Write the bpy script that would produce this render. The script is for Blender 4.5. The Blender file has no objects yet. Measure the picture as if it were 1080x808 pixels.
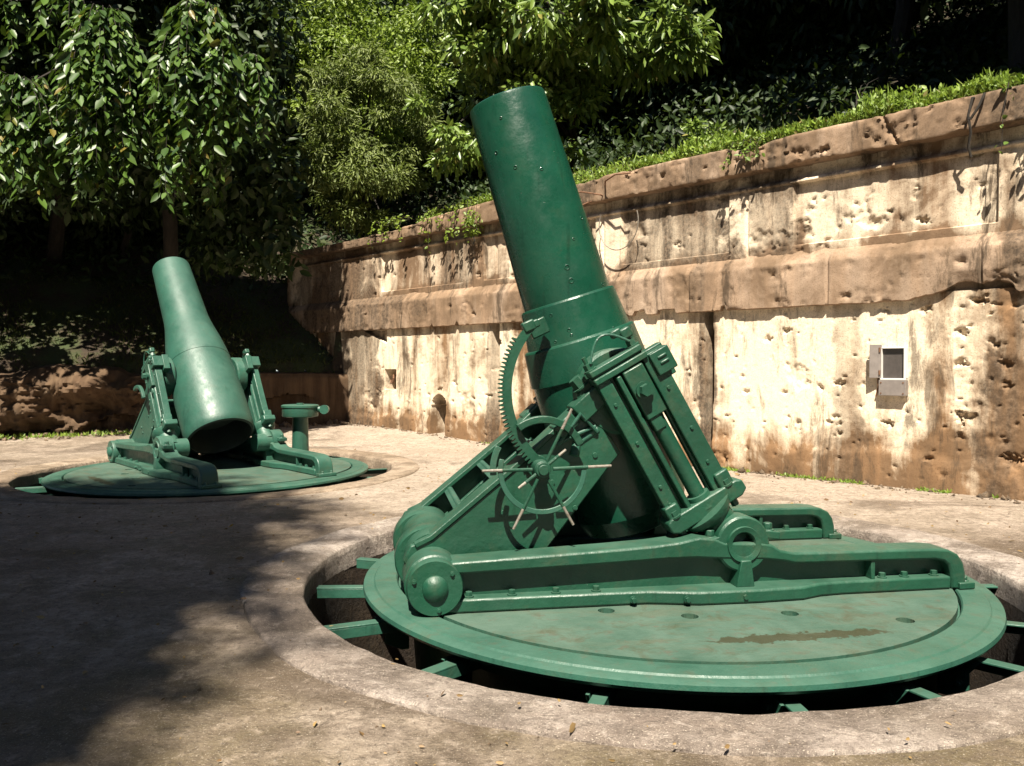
import bpy, bmesh, math, random
import numpy as np
from mathutils import Vector, Matrix, Euler
R = math.radians
sc = bpy.context.scene
COL = sc.collection
random.seed(7)
rng = np.random.default_rng(11)

# ------------------------------------------------------------------ helpers
def tag(o, label=None, cat=None, group=None, kind=None):
    if label: o['label'] = label
    if cat: o['category'] = cat
    if group: o['group'] = group
    if kind: o['kind'] = kind
    return o

def empty(name, loc=(0, 0, 0), rz=0.0):
    o = bpy.data.objects.new(name, None)
    COL.objects.link(o)
    o.location = loc
    o.rotation_euler = (0, 0, rz)
    o.empty_display_size = .2
    return o

def link_mesh(name, me, mat, parent=None):
    o = bpy.data.objects.new(name, me)
    COL.objects.link(o)
    if mat: me.materials.append(mat)
    if parent: o.parent = parent
    return o

def np_mesh(name, verts, faces, k):
    """verts (n,3); faces flat (m,k)"""
    me = bpy.data.meshes.new(name)
    n, m = len(verts), len(faces)
    me.vertices.add(n)
    me.vertices.foreach_set('co', np.asarray(verts, np.float32).ravel())
    me.loops.add(m * k)
    me.loops.foreach_set('vertex_index', np.asarray(faces, np.int32).ravel())
    me.polygons.add(m)
    me.polygons.foreach_set('loop_start', np.arange(0, m * k, k, dtype=np.int32))
    me.polygons.foreach_set('loop_total', np.full(m, k, np.int32))
    me.update(calc_edges=True)
    return me

class MB:
    def __init__(s):
        s.bm = bmesh.new()
    def poly(s, pts, want=None):
        return s.bm.faces.new([s.bm.verts.new(p) for p in pts])
    def box(s, c, size, rot=None):
        m = Matrix.Translation(Vector(c))
        if rot is not None: m = m @ rot.to_4x4()
        m = m @ Matrix.Diagonal((size[0], size[1], size[2], 1))
        bmesh.ops.create_cube(s.bm, size=1, matrix=m)
        return s
    def cyl(s, p0, p1, r0, r1=None, seg=24, cap=True):
        p0, p1 = Vector(p0), Vector(p1)
        r1 = r0 if r1 is None else r1
        d = p1 - p0
        m = Matrix.Translation((p0 + p1) / 2) @ d.to_track_quat('Z', 'Y').to_matrix().to_4x4()
        bmesh.ops.create_cone(s.bm, cap_ends=cap, segments=seg, radius1=r0, radius2=r1, depth=d.length, matrix=m)
        return s
    def hexbolt(s, p, n, r=.03, h=.03):
        p, n = Vector(p), Vector(n).normalized()
        s.cyl(p - n * .004, p + n * .008, r * 1.35, seg=14)
        s.cyl(p + n * .006, p + n * (h + .006), r, r * .93, seg=6)
        return s
    def lathe(s, prof, p0, axis, seg=64, closed=False):
        """prof: list of (r,t) along axis from p0"""
        p0, a = Vector(p0), Vector(axis).normalized()
        q = a.to_track_quat('Z', 'Y').to_matrix()
        rings = []
        for r, t in prof:
            if r < 1e-6:
                rings.append([s.bm.verts.new(p0 + a * t)])
            else:
                rings.append([s.bm.verts.new(p0 + a * t + q @ Vector((r * math.cos(2 * math.pi * i / seg), r * math.sin(2 * math.pi * i / seg), 0))) for i in range(seg)])
        pairs = list(zip(rings[:-1], rings[1:]))
        if closed: pairs.append((rings[-1], rings[0]))
        for A, B in pairs:
            for i in range(seg):
                j = (i + 1) % seg
                if len(A) == 1 and len(B) == 1: continue
                if len(A) == 1: s.bm.faces.new((A[0], B[j], B[i]))
                elif len(B) == 1: s.bm.faces.new((A[i], A[j], B[0]))
                else: s.bm.faces.new((A[i], A[j], B[j], B[i]))
        return s
    def prism(s, pts2, d0, d1, fn):
        """pts2 polygon extruded between d0,d1; fn(a,b,d)->xyz"""
        A = [s.bm.verts.new(fn(a, b, d0)) for a, b in pts2]
        B = [s.bm.verts.new(fn(a, b, d1)) for a, b in pts2]
        n = len(pts2)
        s.bm.faces.new(A); s.bm.faces.new(B[::-1])
        for i in range(n):
            j = (i + 1) % n
            s.bm.faces.new((A[i], B[i], B[j], A[j]))
        return s
    def tube(s, pts, rad, seg=8, cap=True):
        pts = [Vector(p) for p in pts]
        n = len(pts)
        rad = rad if hasattr(rad, '__len__') else [rad] * n
        rings = []
        up = Vector((.13, .21, .97))
        for i, p in enumerate(pts):
            t = (pts[min(i + 1, n - 1)] - pts[max(i - 1, 0)]).normalized()
            x = up - t * up.dot(t)
            if x.length < 1e-3: x = Vector((1, 0, 0)) - t * t.x
            x.normalize(); up = x
            y = t.cross(x)
            rings.append([s.bm.verts.new(p + (x * math.cos(2 * math.pi * k / seg) + y * math.sin(2 * math.pi * k / seg)) * rad[i]) for k in range(seg)])
        for A, B in zip(rings[:-1], rings[1:]):
            for k in range(seg):
                l = (k + 1) % seg
                s.bm.faces.new((A[k], A[l], B[l], B[k]))
        if cap:
            s.bm.faces.new(rings[0][::-1]); s.bm.faces.new(rings[-1])
        return s
    def strip(s, pts, w, h, fn=None):
        """rectangular bar swept along pts lying in a plane of constant y; w = in-plane width, h = y thickness"""
        rings = []
        n = len(pts)
        pts = [Vector(p) for p in pts]
        for i, p in enumerate(pts):
            t = (pts[min(i + 1, n - 1)] - pts[max(i - 1, 0)]).normalized()
            nn = Vector((-t.z, 0, t.x))
            y = Vector((0, h / 2, 0))
            rings.append([s.bm.verts.new(v) for v in (p + nn * w / 2 + y, p + nn * w / 2 - y, p - nn * w / 2 - y, p - nn * w / 2 + y)])
        for A, B in zip(rings[:-1], rings[1:]):
            for k in range(4):
                l = (k + 1) % 4
                s.bm.faces.new((A[k], A[l], B[l], B[k]))
        s.bm.faces.new(rings[0][::-1]); s.bm.faces.new(rings[-1])
        return s
    def build(s, name, mat, parent=None, bevel=0, smooth=True, ang=35, label=None):
        bmesh.ops.recalc_face_normals(s.bm, faces=s.bm.faces[:])
        me = bpy.data.meshes.new(name)
        s.bm.to_mesh(me); s.bm.free()
        if smooth:
            me.shade_smooth()
            me.set_sharp_from_angle(angle=R(ang))
        o = link_mesh(name, me, mat, parent)
        if bevel:
            b = o.modifiers.new('bevel', 'BEVEL')
            b.width = bevel; b.segments = 2; b.limit_method = 'ANGLE'; b.angle_limit = R(40); b.harden_normals = False
            b.use_clamp_overlap = True
        if label: o['label'] = label
        return o

# ------------------------------------------------------------------ node helpers
def new_mat(name):
    m = bpy.data.materials.new(name)
    m.use_nodes = True
    nt = m.node_tree
    nt.nodes.clear()
    out = nt.nodes.new('ShaderNodeOutputMaterial')
    b = nt.nodes.new('ShaderNodeBsdfPrincipled')
    nt.links.new(b.outputs[0], out.inputs[0])
    return m, nt, b

class G:
    def __init__(s, nt): s.nt = nt
    def n(s, t, **kw):
        x = s.nt.nodes.new(t)
        for k, v in kw.items(): setattr(x, k, v)
        return x
    def l(s, a, b): s.nt.links.new(a, b)
    def coords(s, scale=(1, 1, 1), gen='Object', loc=(0, 0, 0)):
        tc = s.n('ShaderNodeTexCoord'); mp = s.n('ShaderNodeMapping')
        mp.inputs['Scale'].default_value = scale
        mp.inputs['Location'].default_value = loc
        s.l(tc.outputs[gen], mp.inputs[0])
        return mp.outputs[0]
    def noise(s, co, scale=5, detail=6, rough=.6, dist=0):
        x = s.n('ShaderNodeTexNoise')
        x.inputs['Scale'].default_value = scale
        x.inputs['Detail'].default_value = detail
        x.inputs['Roughness'].default_value = rough
        x.inputs['Distortion'].default_value = dist
        s.l(co, x.inputs['Vector'])
        return x.outputs['Fac']
    def vor(s, co, scale, feature='F1'):
        x = s.n('ShaderNodeTexVoronoi'); x.feature = feature
        x.inputs['Scale'].default_value = scale
        s.l(co, x.inputs['Vector'])
        return x.outputs['Distance']
    def ramp(s, fac, stops):
        x = s.n('ShaderNodeValToRGB')
        e = x.color_ramp.elements
        while len(e) > 1: e.remove(e[-1])
        for i, (p, c) in enumerate(stops):
            el = e[0] if i == 0 else e.new(p)
            el.position = p
            el.color = (c, c, c, 1) if not hasattr(c, '__len__') else (*c, 1)
        s.l(fac, x.inputs[0])
        return x.outputs[0]
    def mix(s, fac, a, b, mode='MIX'):
        x = s.n('ShaderNodeMix'); x.data_type = 'RGBA'; x.blend_type = mode
        for sock, v in ((x.inputs[0], fac), (x.inputs[6], a), (x.inputs[7], b)):
            if hasattr(v, 'is_linked'): s.l(v, sock)
            elif hasattr(v, '__len__'): sock.default_value = (*v, 1)
            else: sock.default_value = v
        return x.outputs[2]
    def math(s, op, a, b=0, clamp=False):
        x = s.n('ShaderNodeMath'); x.operation = op; x.use_clamp = clamp
        for i, v in enumerate((a, b)):
            if hasattr(v, 'is_linked'): s.l(v, x.inputs[i])
            else: x.inputs[i].default_value = v
        return x.outputs[0]
    def bump(s, h, strength=.3, dist=.02, prev=None):
        x = s.n('ShaderNodeBump')
        x.inputs['Strength'].default_value = strength
        x.inputs['Distance'].default_value = dist
        s.l(h, x.inputs['Height'])
        if prev: s.l(prev, x.inputs['Normal'])
        return x.outputs[0]
    def xyz(s, co):
        x = s.n('ShaderNodeSeparateXYZ'); s.l(co, x.inputs[0]); return x.outputs

# ------------------------------------------------------------------ materials
def paint(name, base, fade, fade_amt=.5, rough=.34, rust=.25, stain=(.10, .055, .035), bumpk=.3, streak=False):
    m, nt, b = new_mat(name); g = G(nt)
    co = g.coords()
    n1 = g.noise(co, 2.2, 7, .62, .3)
    n2 = g.noise(co, 9, 6, .65)
    n3 = g.noise(co, 38, 4, .6)
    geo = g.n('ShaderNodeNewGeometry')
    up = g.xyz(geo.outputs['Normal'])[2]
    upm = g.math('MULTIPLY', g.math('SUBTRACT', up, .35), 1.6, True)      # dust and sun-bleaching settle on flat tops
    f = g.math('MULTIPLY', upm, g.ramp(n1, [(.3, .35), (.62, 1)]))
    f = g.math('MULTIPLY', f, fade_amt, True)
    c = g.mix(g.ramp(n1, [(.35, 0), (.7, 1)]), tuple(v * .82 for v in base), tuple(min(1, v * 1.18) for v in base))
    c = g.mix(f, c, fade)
    st = g.math('MULTIPLY', g.ramp(n2, [(.56, 0), (.72, 1)]), rust, True)
    st = g.math('MULTIPLY', st, g.math('ADD', g.math('MULTIPLY', upm, .9), .12), True)
    c = g.mix(st, c, stain)
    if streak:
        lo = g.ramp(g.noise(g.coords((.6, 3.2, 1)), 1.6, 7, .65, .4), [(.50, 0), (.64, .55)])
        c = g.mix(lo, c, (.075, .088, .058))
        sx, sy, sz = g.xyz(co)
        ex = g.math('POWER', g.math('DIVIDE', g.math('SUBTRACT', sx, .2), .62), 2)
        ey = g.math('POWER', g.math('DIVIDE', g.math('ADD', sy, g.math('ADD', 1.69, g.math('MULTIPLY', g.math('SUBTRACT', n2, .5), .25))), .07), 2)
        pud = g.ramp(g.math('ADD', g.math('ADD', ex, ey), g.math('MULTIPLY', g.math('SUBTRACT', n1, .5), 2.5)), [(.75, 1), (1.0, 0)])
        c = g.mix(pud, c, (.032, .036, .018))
    chips = g.ramp(g.vor(co, 17), [(0, 1), (.035, 1), (.05, 0)])
    chips = g.math('MULTIPLY', chips, g.ramp(n1, [(.46, 0), (.52, 1)]))
    c = g.mix(g.math('MULTIPLY', chips, .7), c, (.06, .042, .026))
    runs = g.ramp(g.noise(g.coords((7, 7, .5)), 1.6, 6, .65), [(.58, 0), (.70, .55)])
    c = g.mix(g.math('MULTIPLY', runs, g.math('SUBTRACT', 1, upm)), c, tuple(v * .45 for v in base))
    grime = g.ramp(g.noise(co, 4.5, 8, .72, .5), [(.52, 0), (.66, .6)])
    c = g.mix(g.math('MULTIPLY', grime, rust * 2.0, True), c, (.05, .055, .03))
    g.l(c, b.inputs['Base Color'])
    r = g.math('ADD', g.math('MULTIPLY', f, .25), g.math('ADD', rough, g.math('MULTIPLY', g.math('SUBTRACT', g.noise(co, 6, 7, .7), .5), .7)))
    g.l(r, b.inputs['Roughness'])
    bp = g.bump(n3, .25, .006)
    bp = g.bump(g.noise(co, 16, 4, .6), bumpk * 1.2, .014, bp)
    bp = g.bump(n1, bumpk, .03, bp)
    bp = g.bump(g.math('MULTIPLY', chips, -1), .5, .01, bp)
    g.l(bp, b.inputs['Normal'])
    return m

M = {}
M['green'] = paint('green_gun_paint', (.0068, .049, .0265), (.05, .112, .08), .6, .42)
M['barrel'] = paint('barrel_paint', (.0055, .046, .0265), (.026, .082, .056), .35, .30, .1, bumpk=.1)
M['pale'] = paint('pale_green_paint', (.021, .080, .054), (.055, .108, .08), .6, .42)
M['barrel_pale'] = paint('faded_barrel_paint', (.021, .076, .054), (.07, .13, .103), .6, .46, .12, bumpk=.06)
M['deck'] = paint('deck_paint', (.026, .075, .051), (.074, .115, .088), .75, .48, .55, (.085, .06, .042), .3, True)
M['dark'] = paint('dark_green_paint', (.008, .05, .026), (.03, .09, .06), .3, .5)

M['bore'] = paint('shade_dark_bore', (.006, .010, .007), (.01, .014, .01), .1, .6, .1)  # near-black colour carries the shade inside the breech
def steel():
    m, nt, b = new_mat('bare_steel'); g = G(nt)
    n = g.noise(g.coords(), 60, 4)
    g.l(g.ramp(n, [(.3, (.16, .13, .10)), (.7, (.34, .31, .27))]), b.inputs['Base Color'])
    b.inputs['Metallic'].default_value = .5
    b.inputs['Roughness'].default_value = .45
    return m
M['steel'] = steel()

def rusty():
    m, nt, b = new_mat('rusted_iron'); g = G(nt)
    n = g.noise(g.coords(), 25, 5)
    g.l(g.ramp(n, [(.3, (.07, .03, .015)), (.7, (.2, .1, .05))]), b.inputs['Base Color'])
    b.inputs['Roughness'].default_value = .85
    return m
M['rust'] = rusty()

def concrete_wall(name, cream_lo, cream_hi, amt=1.0, z0=0.0, z1=2.5, xdark=-3.2, base=(.228, .134, .070), cream=(.66, .47, .29), mould=.8, patches=()):
    """raw concrete with vertical lime and rust runs"""
    m, nt, b = new_mat(name); g = G(nt)
    co = g.coords()
    X, Y, Z = g.xyz(co)
    streak = g.noise(g.coords((1.0, .4, .13)), 1.15, 7, .6, .25)
    streak2 = g.noise(g.coords((1.0, .4, .10), loc=(7, 0, 3)), 4.5, 6, .6, .2)
    blot = g.noise(co, 1.4, 8, .66, .4)
    fine = g.noise(co, 18, 6, .7)
    k = g.math('ADD', g.math('MULTIPLY', streak, .5), g.math('ADD', g.math('MULTIPLY', streak2, .22), g.math('MULTIPLY', blot, .28)))
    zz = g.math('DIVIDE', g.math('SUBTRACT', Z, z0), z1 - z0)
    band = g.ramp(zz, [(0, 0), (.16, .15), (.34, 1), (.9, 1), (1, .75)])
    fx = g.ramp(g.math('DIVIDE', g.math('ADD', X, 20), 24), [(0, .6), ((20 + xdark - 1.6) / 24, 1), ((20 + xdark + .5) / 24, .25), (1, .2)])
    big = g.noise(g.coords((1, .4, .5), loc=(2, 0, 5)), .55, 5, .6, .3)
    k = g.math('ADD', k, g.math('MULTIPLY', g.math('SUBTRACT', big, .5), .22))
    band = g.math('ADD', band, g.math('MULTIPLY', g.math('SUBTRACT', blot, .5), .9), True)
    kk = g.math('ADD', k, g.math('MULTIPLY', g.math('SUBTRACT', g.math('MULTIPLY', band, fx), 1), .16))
    fac = g.math('MULTIPLY', g.ramp(kk, [(cream_lo, 0), (cream_hi, 1)]), amt)
    brown = g.mix(g.ramp(blot, [(.35, 0), (.65, 1)]), tuple(v * .55 for v in base), tuple(v * 1.25 for v in base))
    brown = g.mix(g.ramp(streak2, [(.42, 0), (.6, .6)]), brown, (.13, .085, .05))
    c = g.mix(fac, brown, g.mix(g.ramp(fine, [(.35, 0), (.65, 1)]), tuple(v * .82 for v in cream), cream))
    # dark lichen runs
    lich = g.ramp(g.noise(g.coords((1, .4, .22), loc=(3, 1, 9)), 2.6, 8, .74, .3), [(.53, 0), (.62, .9)])
    c = g.mix(g.math('MULTIPLY', lich, mould), c, (.05, .036, .024))
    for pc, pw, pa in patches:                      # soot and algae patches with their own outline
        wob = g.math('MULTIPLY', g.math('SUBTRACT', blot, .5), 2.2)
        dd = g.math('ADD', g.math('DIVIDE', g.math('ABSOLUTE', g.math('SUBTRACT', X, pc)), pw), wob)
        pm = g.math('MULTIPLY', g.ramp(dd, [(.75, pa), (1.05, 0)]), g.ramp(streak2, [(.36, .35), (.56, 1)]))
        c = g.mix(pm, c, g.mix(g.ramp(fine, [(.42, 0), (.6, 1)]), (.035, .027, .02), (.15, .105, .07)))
    speck = g.ramp(g.noise(co, 55, 3, .7), [(.32, .55), (.46, 0)])
    c = g.mix(speck, c, (.10, .055, .025))
    g.l(c, b.inputs['Base Color'])
    b.inputs['Roughness'].default_value = .92
    b.inputs['Specular IOR Level'].default_value = .25
    bp = g.bump(fine, .3, .02)
    bp = g.bump(g.noise(co, 70, 4, .7), .3, .006, bp)
    g.l(bp, b.inputs['Normal'])
    return m
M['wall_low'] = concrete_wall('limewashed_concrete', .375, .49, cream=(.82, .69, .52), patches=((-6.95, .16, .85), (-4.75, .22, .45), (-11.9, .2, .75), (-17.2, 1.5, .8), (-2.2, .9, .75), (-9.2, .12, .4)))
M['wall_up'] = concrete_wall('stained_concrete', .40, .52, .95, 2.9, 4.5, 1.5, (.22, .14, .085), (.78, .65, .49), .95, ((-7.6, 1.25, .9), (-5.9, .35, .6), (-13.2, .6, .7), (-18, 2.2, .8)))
M['ledge'] = concrete_wall('brown_concrete', .44, .62, .7, 1.8, 3.2, 2.0, (.275, .185, .12), (.54, .41, .31), .9, ((-2.6, .5, .7), (-9.6, .4, .6), (-7.0, .25, .5), (-17, 2.6, .75)))
M['ruin'] = concrete_wall('shade_dark_concrete', .56, .72, .5, -1, 3, 3, (.055, .033, .019), (.15, .09, .055))  # base darkened to stand for shade that does not fall here

def ground_mat(name, tint=1.0, warm=(.43, .35, .285), dark=(.20, .147, .105), speck_amt=.75, olive=.6, back_pale=.75):
    m, nt, b = new_mat(name); g = G(nt)
    co = g.coords()
    n1 = g.noise(co, .55, 8, .62, .4)
    n2 = g.noise(co, 2.4, 8, .68, .3)
    n3 = g.noise(co, 26, 5, .7)
    n4 = g.noise(co, 95, 3, .7)
    c = g.mix(g.ramp(n1, [(.38, 0), (.6, 1)]), dark, warm)
    c = g.mix(g.ramp(n2, [(.38, .85), (.54, 0)]), c, tuple(v * .55 for v in dark))
    gx, gy, gz_ = g.xyz(co)
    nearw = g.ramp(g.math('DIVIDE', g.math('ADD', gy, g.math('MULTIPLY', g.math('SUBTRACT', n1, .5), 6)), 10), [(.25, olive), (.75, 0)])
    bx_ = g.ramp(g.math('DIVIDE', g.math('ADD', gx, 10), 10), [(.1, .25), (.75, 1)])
    farw = g.ramp(g.math('DIVIDE', g.math('ADD', gy, g.math('MULTIPLY', g.math('SUBTRACT', n1, .5), 5)), 14), [(.45, 0), (.72, back_pale)])
    c = g.mix(g.math('MULTIPLY', farw, bx_), c, (.53, .435, .35))                     # paler towards the back of the yard
    moss = g.math('MULTIPLY', g.ramp(g.noise(co, .9, 6, .6), [(.40, .15), (.60, 1)]), g.math('ADD', nearw, .2))
    c = g.mix(moss, c, (.15, .118, .058))
    damp = g.math('MULTIPLY', g.ramp(g.noise(g.coords((1, 1.5, 1), loc=(4, 2, 0)), .38, 8, .6, .6), [(.54, 0), (.60, 1)]), .6 if olive else 0)
    c = g.mix(damp, c, (.085, .06, .042))                   # damp patches that never quite dry
    n5 = g.noise(co, 9, 7, .72, .4)
    c = g.mix(g.ramp(n5, [(.36, .5), (.52, 0)]), c, tuple(v * .7 for v in dark))
    c = g.mix(g.ramp(n5, [(.54, 0), (.68, .35)]), c, tuple(min(1, v * 1.5) for v in warm))
    c = g.mix(g.ramp(n3, [(.34, .7), (.5, 0)]), c, tuple(v * .5 for v in dark))
    sp = g.n('ShaderNodeTexVoronoi'); sp.inputs['Scale'].default_value = 75; g.l(co, sp.inputs['Vector'])
    pick = g.ramp(g.xyz(sp.outputs['Color'])[0], [(.66, 0), (1, 1)])
    grit = g.math('MULTIPLY', g.math('MULTIPLY', g.ramp(sp.outputs['Distance'], [(.05, 1), (.42, 0)]), pick), g.ramp(n5, [(.40, .15), (.62, 1)]))
    c = g.mix(g.math('MULTIPLY', grit, min(1, speck_amt * 1.3)), c, (.68, .60, .50))
    pick2 = g.ramp(g.xyz(sp.outputs['Color'])[1], [(.80, 0), (.82, 1)])
    c = g.mix(g.math('MULTIPLY', g.math('MULTIPLY', g.ramp(sp.outputs['Distance'], [(.12, 1), (.25, 0)]), pick2), .8), c, (.05, .035, .02))
    ck = g.n('ShaderNodeTexVoronoi'); ck.feature = 'DISTANCE_TO_EDGE'; ck.inputs['Scale'].default_value = .42
    dv = g.n('ShaderNodeMix'); dv.data_type = 'RGBA'; dv.blend_type = 'ADD'; dv.inputs[0].default_value = .35
    nz = g.n('ShaderNodeTexNoise'); nz.inputs['Scale'].default_value = 1.6; nz.inputs['Detail'].default_value = 8; nz.inputs['Roughness'].default_value = .7
    g.l(co, nz.inputs['Vector']); g.l(co, dv.inputs[6]); g.l(nz.outputs['Color'], dv.inputs[7]); g.l(dv.outputs[2], ck.inputs['Vector'])
    crack = g.math('MULTIPLY', g.ramp(ck.outputs['Distance'], [(.0, 1), (.002, .8), (.005, 0)]), g.ramp(n1, [(.50, 0), (.58, .5)]))
    c = g.mix(crack, c, (.045, .03, .018))
    wx = g.ramp(n4, [(.60, 0), (.68, 1)])
    c = g.mix(g.math('MULTIPLY', wx, speck_amt), c, (.62, .53, .43))
    g.l(c, b.inputs['Base Color'])
    g.l(g.math('SUBTRACT', g.ramp(n2, [(.35, .55), (.6, .85)]), g.math('MULTIPLY', damp, .35)), b.inputs['Roughness'])
    b.inputs['Specular IOR Level'].default_value = .35
    bp = g.bump(n3, 1.0, .045)
    bp = g.bump(n5, .7, .05, bp)
    bp = g.bump(n4, .8, .008, bp)
    bp = g.bump(n2, .5, .06, bp)
    bp = g.bump(g.math('SUBTRACT', grit, crack), .7, .01, bp)
    g.l(bp, b.inputs['Normal'])
    return m
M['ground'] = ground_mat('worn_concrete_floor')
M['collar'] = ground_mat('pit_rim_concrete', 1, (.50, .43, .38), (.26, .205, .17), 1.0, 0, 0)
M['collar_far'] = ground_mat('far_pit_rim_concrete', 1, (.47, .37, .28), (.30, .22, .155), .4, 0, 0)
M['pitwall'] = ground_mat('pit_wall_concrete', 1, (.045, .027, .017), (.022, .014, .009), .03, 0, 0)  # deep pit shadow is put into the concrete colour

def bank_mat():
    m, nt, b = new_mat('mossy_earth'); g = G(nt)
    co = g.coords()
    n1 = g.noise(co, .8, 8, .65); n2 = g.noise(co, 7, 8, .7)
    c = g.mix(g.ramp(n2, [(.35, 0), (.65, 1)]), (.018, .011, .006), (.045, .029, .015))  # earth colours kept very dark to paint in the wood's shade
    c = g.mix(g.ramp(n1, [(.45, 0), (.58, .9)]), c, (.032, .048, .012))
    g.l(c, b.inputs['Base Color'])
    b.inputs['Roughness'].default_value = .95
    g.l(g.bump(n2, .8, .08), b.inputs['Normal'])
    return m
M['bank'] = bank_mat()

def leaf_mat(name, lo, hi, odd=None, rough=.42, trans=.3, spec=.5):
    m, nt, b = new_mat(name); g = G(nt)
    geo = g.n('ShaderNodeNewGeometry')
    ri = geo.outputs['Random Per Island']
    stops = [(0, lo), (.85, hi)]
    if odd: stops += [(.975, hi), (.985, odd), (1, odd)]
    c = g.ramp(ri, stops)
    g.l(c, b.inputs['Base Color'])
    b.inputs['Roughness'].default_value = rough
    b.inputs['Specular IOR Level'].default_value = spec
    t = g.n('ShaderNodeBsdfTranslucent')
    g.l(g.mix(.5, c, (.10, .16, .01)), t.inputs[0])
    mx = g.n('ShaderNodeMixShader'); mx.inputs[0].default_value = trans
    g.l(b.outputs[0], mx.inputs[1]); g.l(t.outputs[0], mx.inputs[2])
    out = [n for n in nt.nodes if n.type == 'OUTPUT_MATERIAL'][0]
    g.l(mx.outputs[0], out.inputs[0])
    return m
M['leaf_glossy'] = leaf_mat('glossy_leaf', (.022, .055, .012), (.08, .145, .024), (.15, .12, .02), .42, .28, .45)
M['leaf_feather'] = leaf_mat('feathery_leaf', (.10, .14, .03), (.20, .245, .06), None, .55, .4)
M['leaf_broad'] = leaf_mat('broad_leaf', (.085, .145, .026), (.19, .27, .05), (.26, .24, .06), .38, .32)
M['leaf_lime'] = leaf_mat('lime_leaf', (.12, .185, .02), (.22, .30, .036), None, .5, .4)
M['leaf_dark'] = leaf_mat('shade_leaf', (.010, .022, .006), (.030, .052, .013), None, .55, .15, .3)  # leaf colour darkened to carry the shade of the wood
M['grass'] = leaf_mat('grass_blade', (.11, .18, .022), (.24, .34, .045), (.28, .24, .08), .5, .4)
M['moss'] = leaf_mat('shaded_bank_moss', (.022, .034, .008), (.055, .07, .018), (.08, .06, .03), .7, .2, .2)  # moss on the bank, darkened further to paint in its shade
M['litter'] = leaf_mat('dry_leaf', (.10, .05, .02), (.30, .2, .08), (.45, .33, .05), .6, .1)

def bark():
    m, nt, b = new_mat('bark'); g = G(nt)
    n = g.noise(g.coords((1, 1, .25)), 9, 7, .7)
    g.l(g.ramp(n, [(.3, (.010, .008, .006)), (.7, (.036, .028, .02))]), b.inputs['Base Color'])  # bark darkened in colour so sunlit trunks look shaded
    b.inputs['Roughness'].default_value = .9
    g.l(g.bump(n, .8, .04), b.inputs['Normal'])
    return m
M['bark'] = bark()

def flat(name, col, rough=.5, metal=0, var=.15):
    m, nt, b = new_mat(name); g = G(nt)
    n = g.noise(g.coords(), 14, 5)
    g.l(g.mix(g.ramp(n, [(.3, 0), (.7, 1)]), tuple(v * (1 - var) for v in col), tuple(min(1, v * (1 + var)) for v in col)), b.inputs['Base Color'])
    b.inputs['Roughness'].default_value = rough
    b.inputs['Metallic'].default_value = metal
    return m
M['boxgrey'] = flat('grey_enamel', (.19, .165, .15), .5)
M['boxpane'] = flat('dark_pane', (.07, .06, .055), .25)
M['white'] = flat('white_trim', (.62, .60, .56), .55, 0, .05)
M['rock'] = ground_mat('rubble_stone', 1, (.30, .21, .14), (.16, .11, .07), .3, 0, 0)

# ------------------------------------------------------------------ camera / light / world
F_PX, CAM_H, HORIZ = 850.0, 1.6, 385.0
cam = bpy.data.cameras.new('camera')
cam.sensor_fit = 'HORIZONTAL'; cam.sensor_width = 36; cam.lens = F_PX / 1080 * 36
cam.clip_end = 400; cam.clip_start = .05
co = bpy.data.objects.new('camera', cam); COL.objects.link(co)
co.location = (0, 0, CAM_H)
co.rotation_euler = (R(90) - math.atan((404 - HORIZ) / F_PX), 0, 0)
sc.camera = co

SUN_EL, SUN_AZ = R(57), R(-8)          # azimuth: to the right of straight behind the camera
to_sun = Vector((math.sin(SUN_AZ) * math.cos(SUN_EL), -math.cos(SUN_AZ) * math.cos(SUN_EL), math.sin(SUN_EL)))
sl = bpy.data.lights.new('sun', 'SUN'); sl.energy = 5.0; sl.angle = R(.53); sl.color = (1, .92, .78)
so = bpy.data.objects.new('sun', sl); COL.objects.link(so)
so.rotation_euler = to_sun.to_track_quat('Z', 'Y').to_euler()
so.location = to_sun * 60
w = bpy.data.worlds.new('World'); sc.world = w; w.use_nodes = True
wn = w.node_tree; bg = wn.nodes['Background']
sky = wn.nodes.new('ShaderNodeTexSky'); sky.sky_type = 'NISHITA'; sky.sun_disc = False
sky.sun_elevation = SUN_EL; sky.sun_rotation = math.atan2(to_sun.x, to_sun.y)
sky.dust_density = .15; sky.air_density = .55; sky.ozone_density = .6
wn.links.new(sky.outputs[0], bg.inputs[0]); bg.inputs[1].default_value = .05
sc.view_settings.view_transform = 'Standard'
try: sc.view_settings.look = 'None'
except Exception: pass
sc.view_settings.exposure = 1.5; sc.view_settings.gamma = 1
sc.view_settings.use_curve_mapping = False
sc.cycles.max_bounces = 6; sc.cycles.diffuse_bounces = 2; sc.cycles.transparent_max_bounces = 4
sc.cycles.use_denoising = True

# ------------------------------------------------------------------ noise in numpy
def vnoise(x, y, seed=0, octaves=4, gain=.5):
    r = np.random.default_rng(seed); tab = r.random((256, 256))
    def one(x, y):
        xi = np.floor(x).astype(int); yi = np.floor(y).astype(int)
        fx = x - xi; fy = y - yi
        fx = fx * fx * (3 - 2 * fx); fy = fy * fy * (3 - 2 * fy)
        a = tab[xi & 255, yi & 255]; b_ = tab[(xi + 1) & 255, yi & 255]
        c = tab[xi & 255, (yi + 1) & 255]; d = tab[(xi + 1) & 255, (yi + 1) & 255]
        return (a * (1 - fx) + b_ * fx) * (1 - fy) + (c * (1 - fx) + d * fx) * fy
    t = 0; amp = 1; tot = 0
    for o in range(octaves):
        t = t + amp * one(x * 2 ** o + 17.3 * o, y * 2 ** o + 5.1 * o); tot += amp; amp *= gain
    return t / tot - .5

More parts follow.
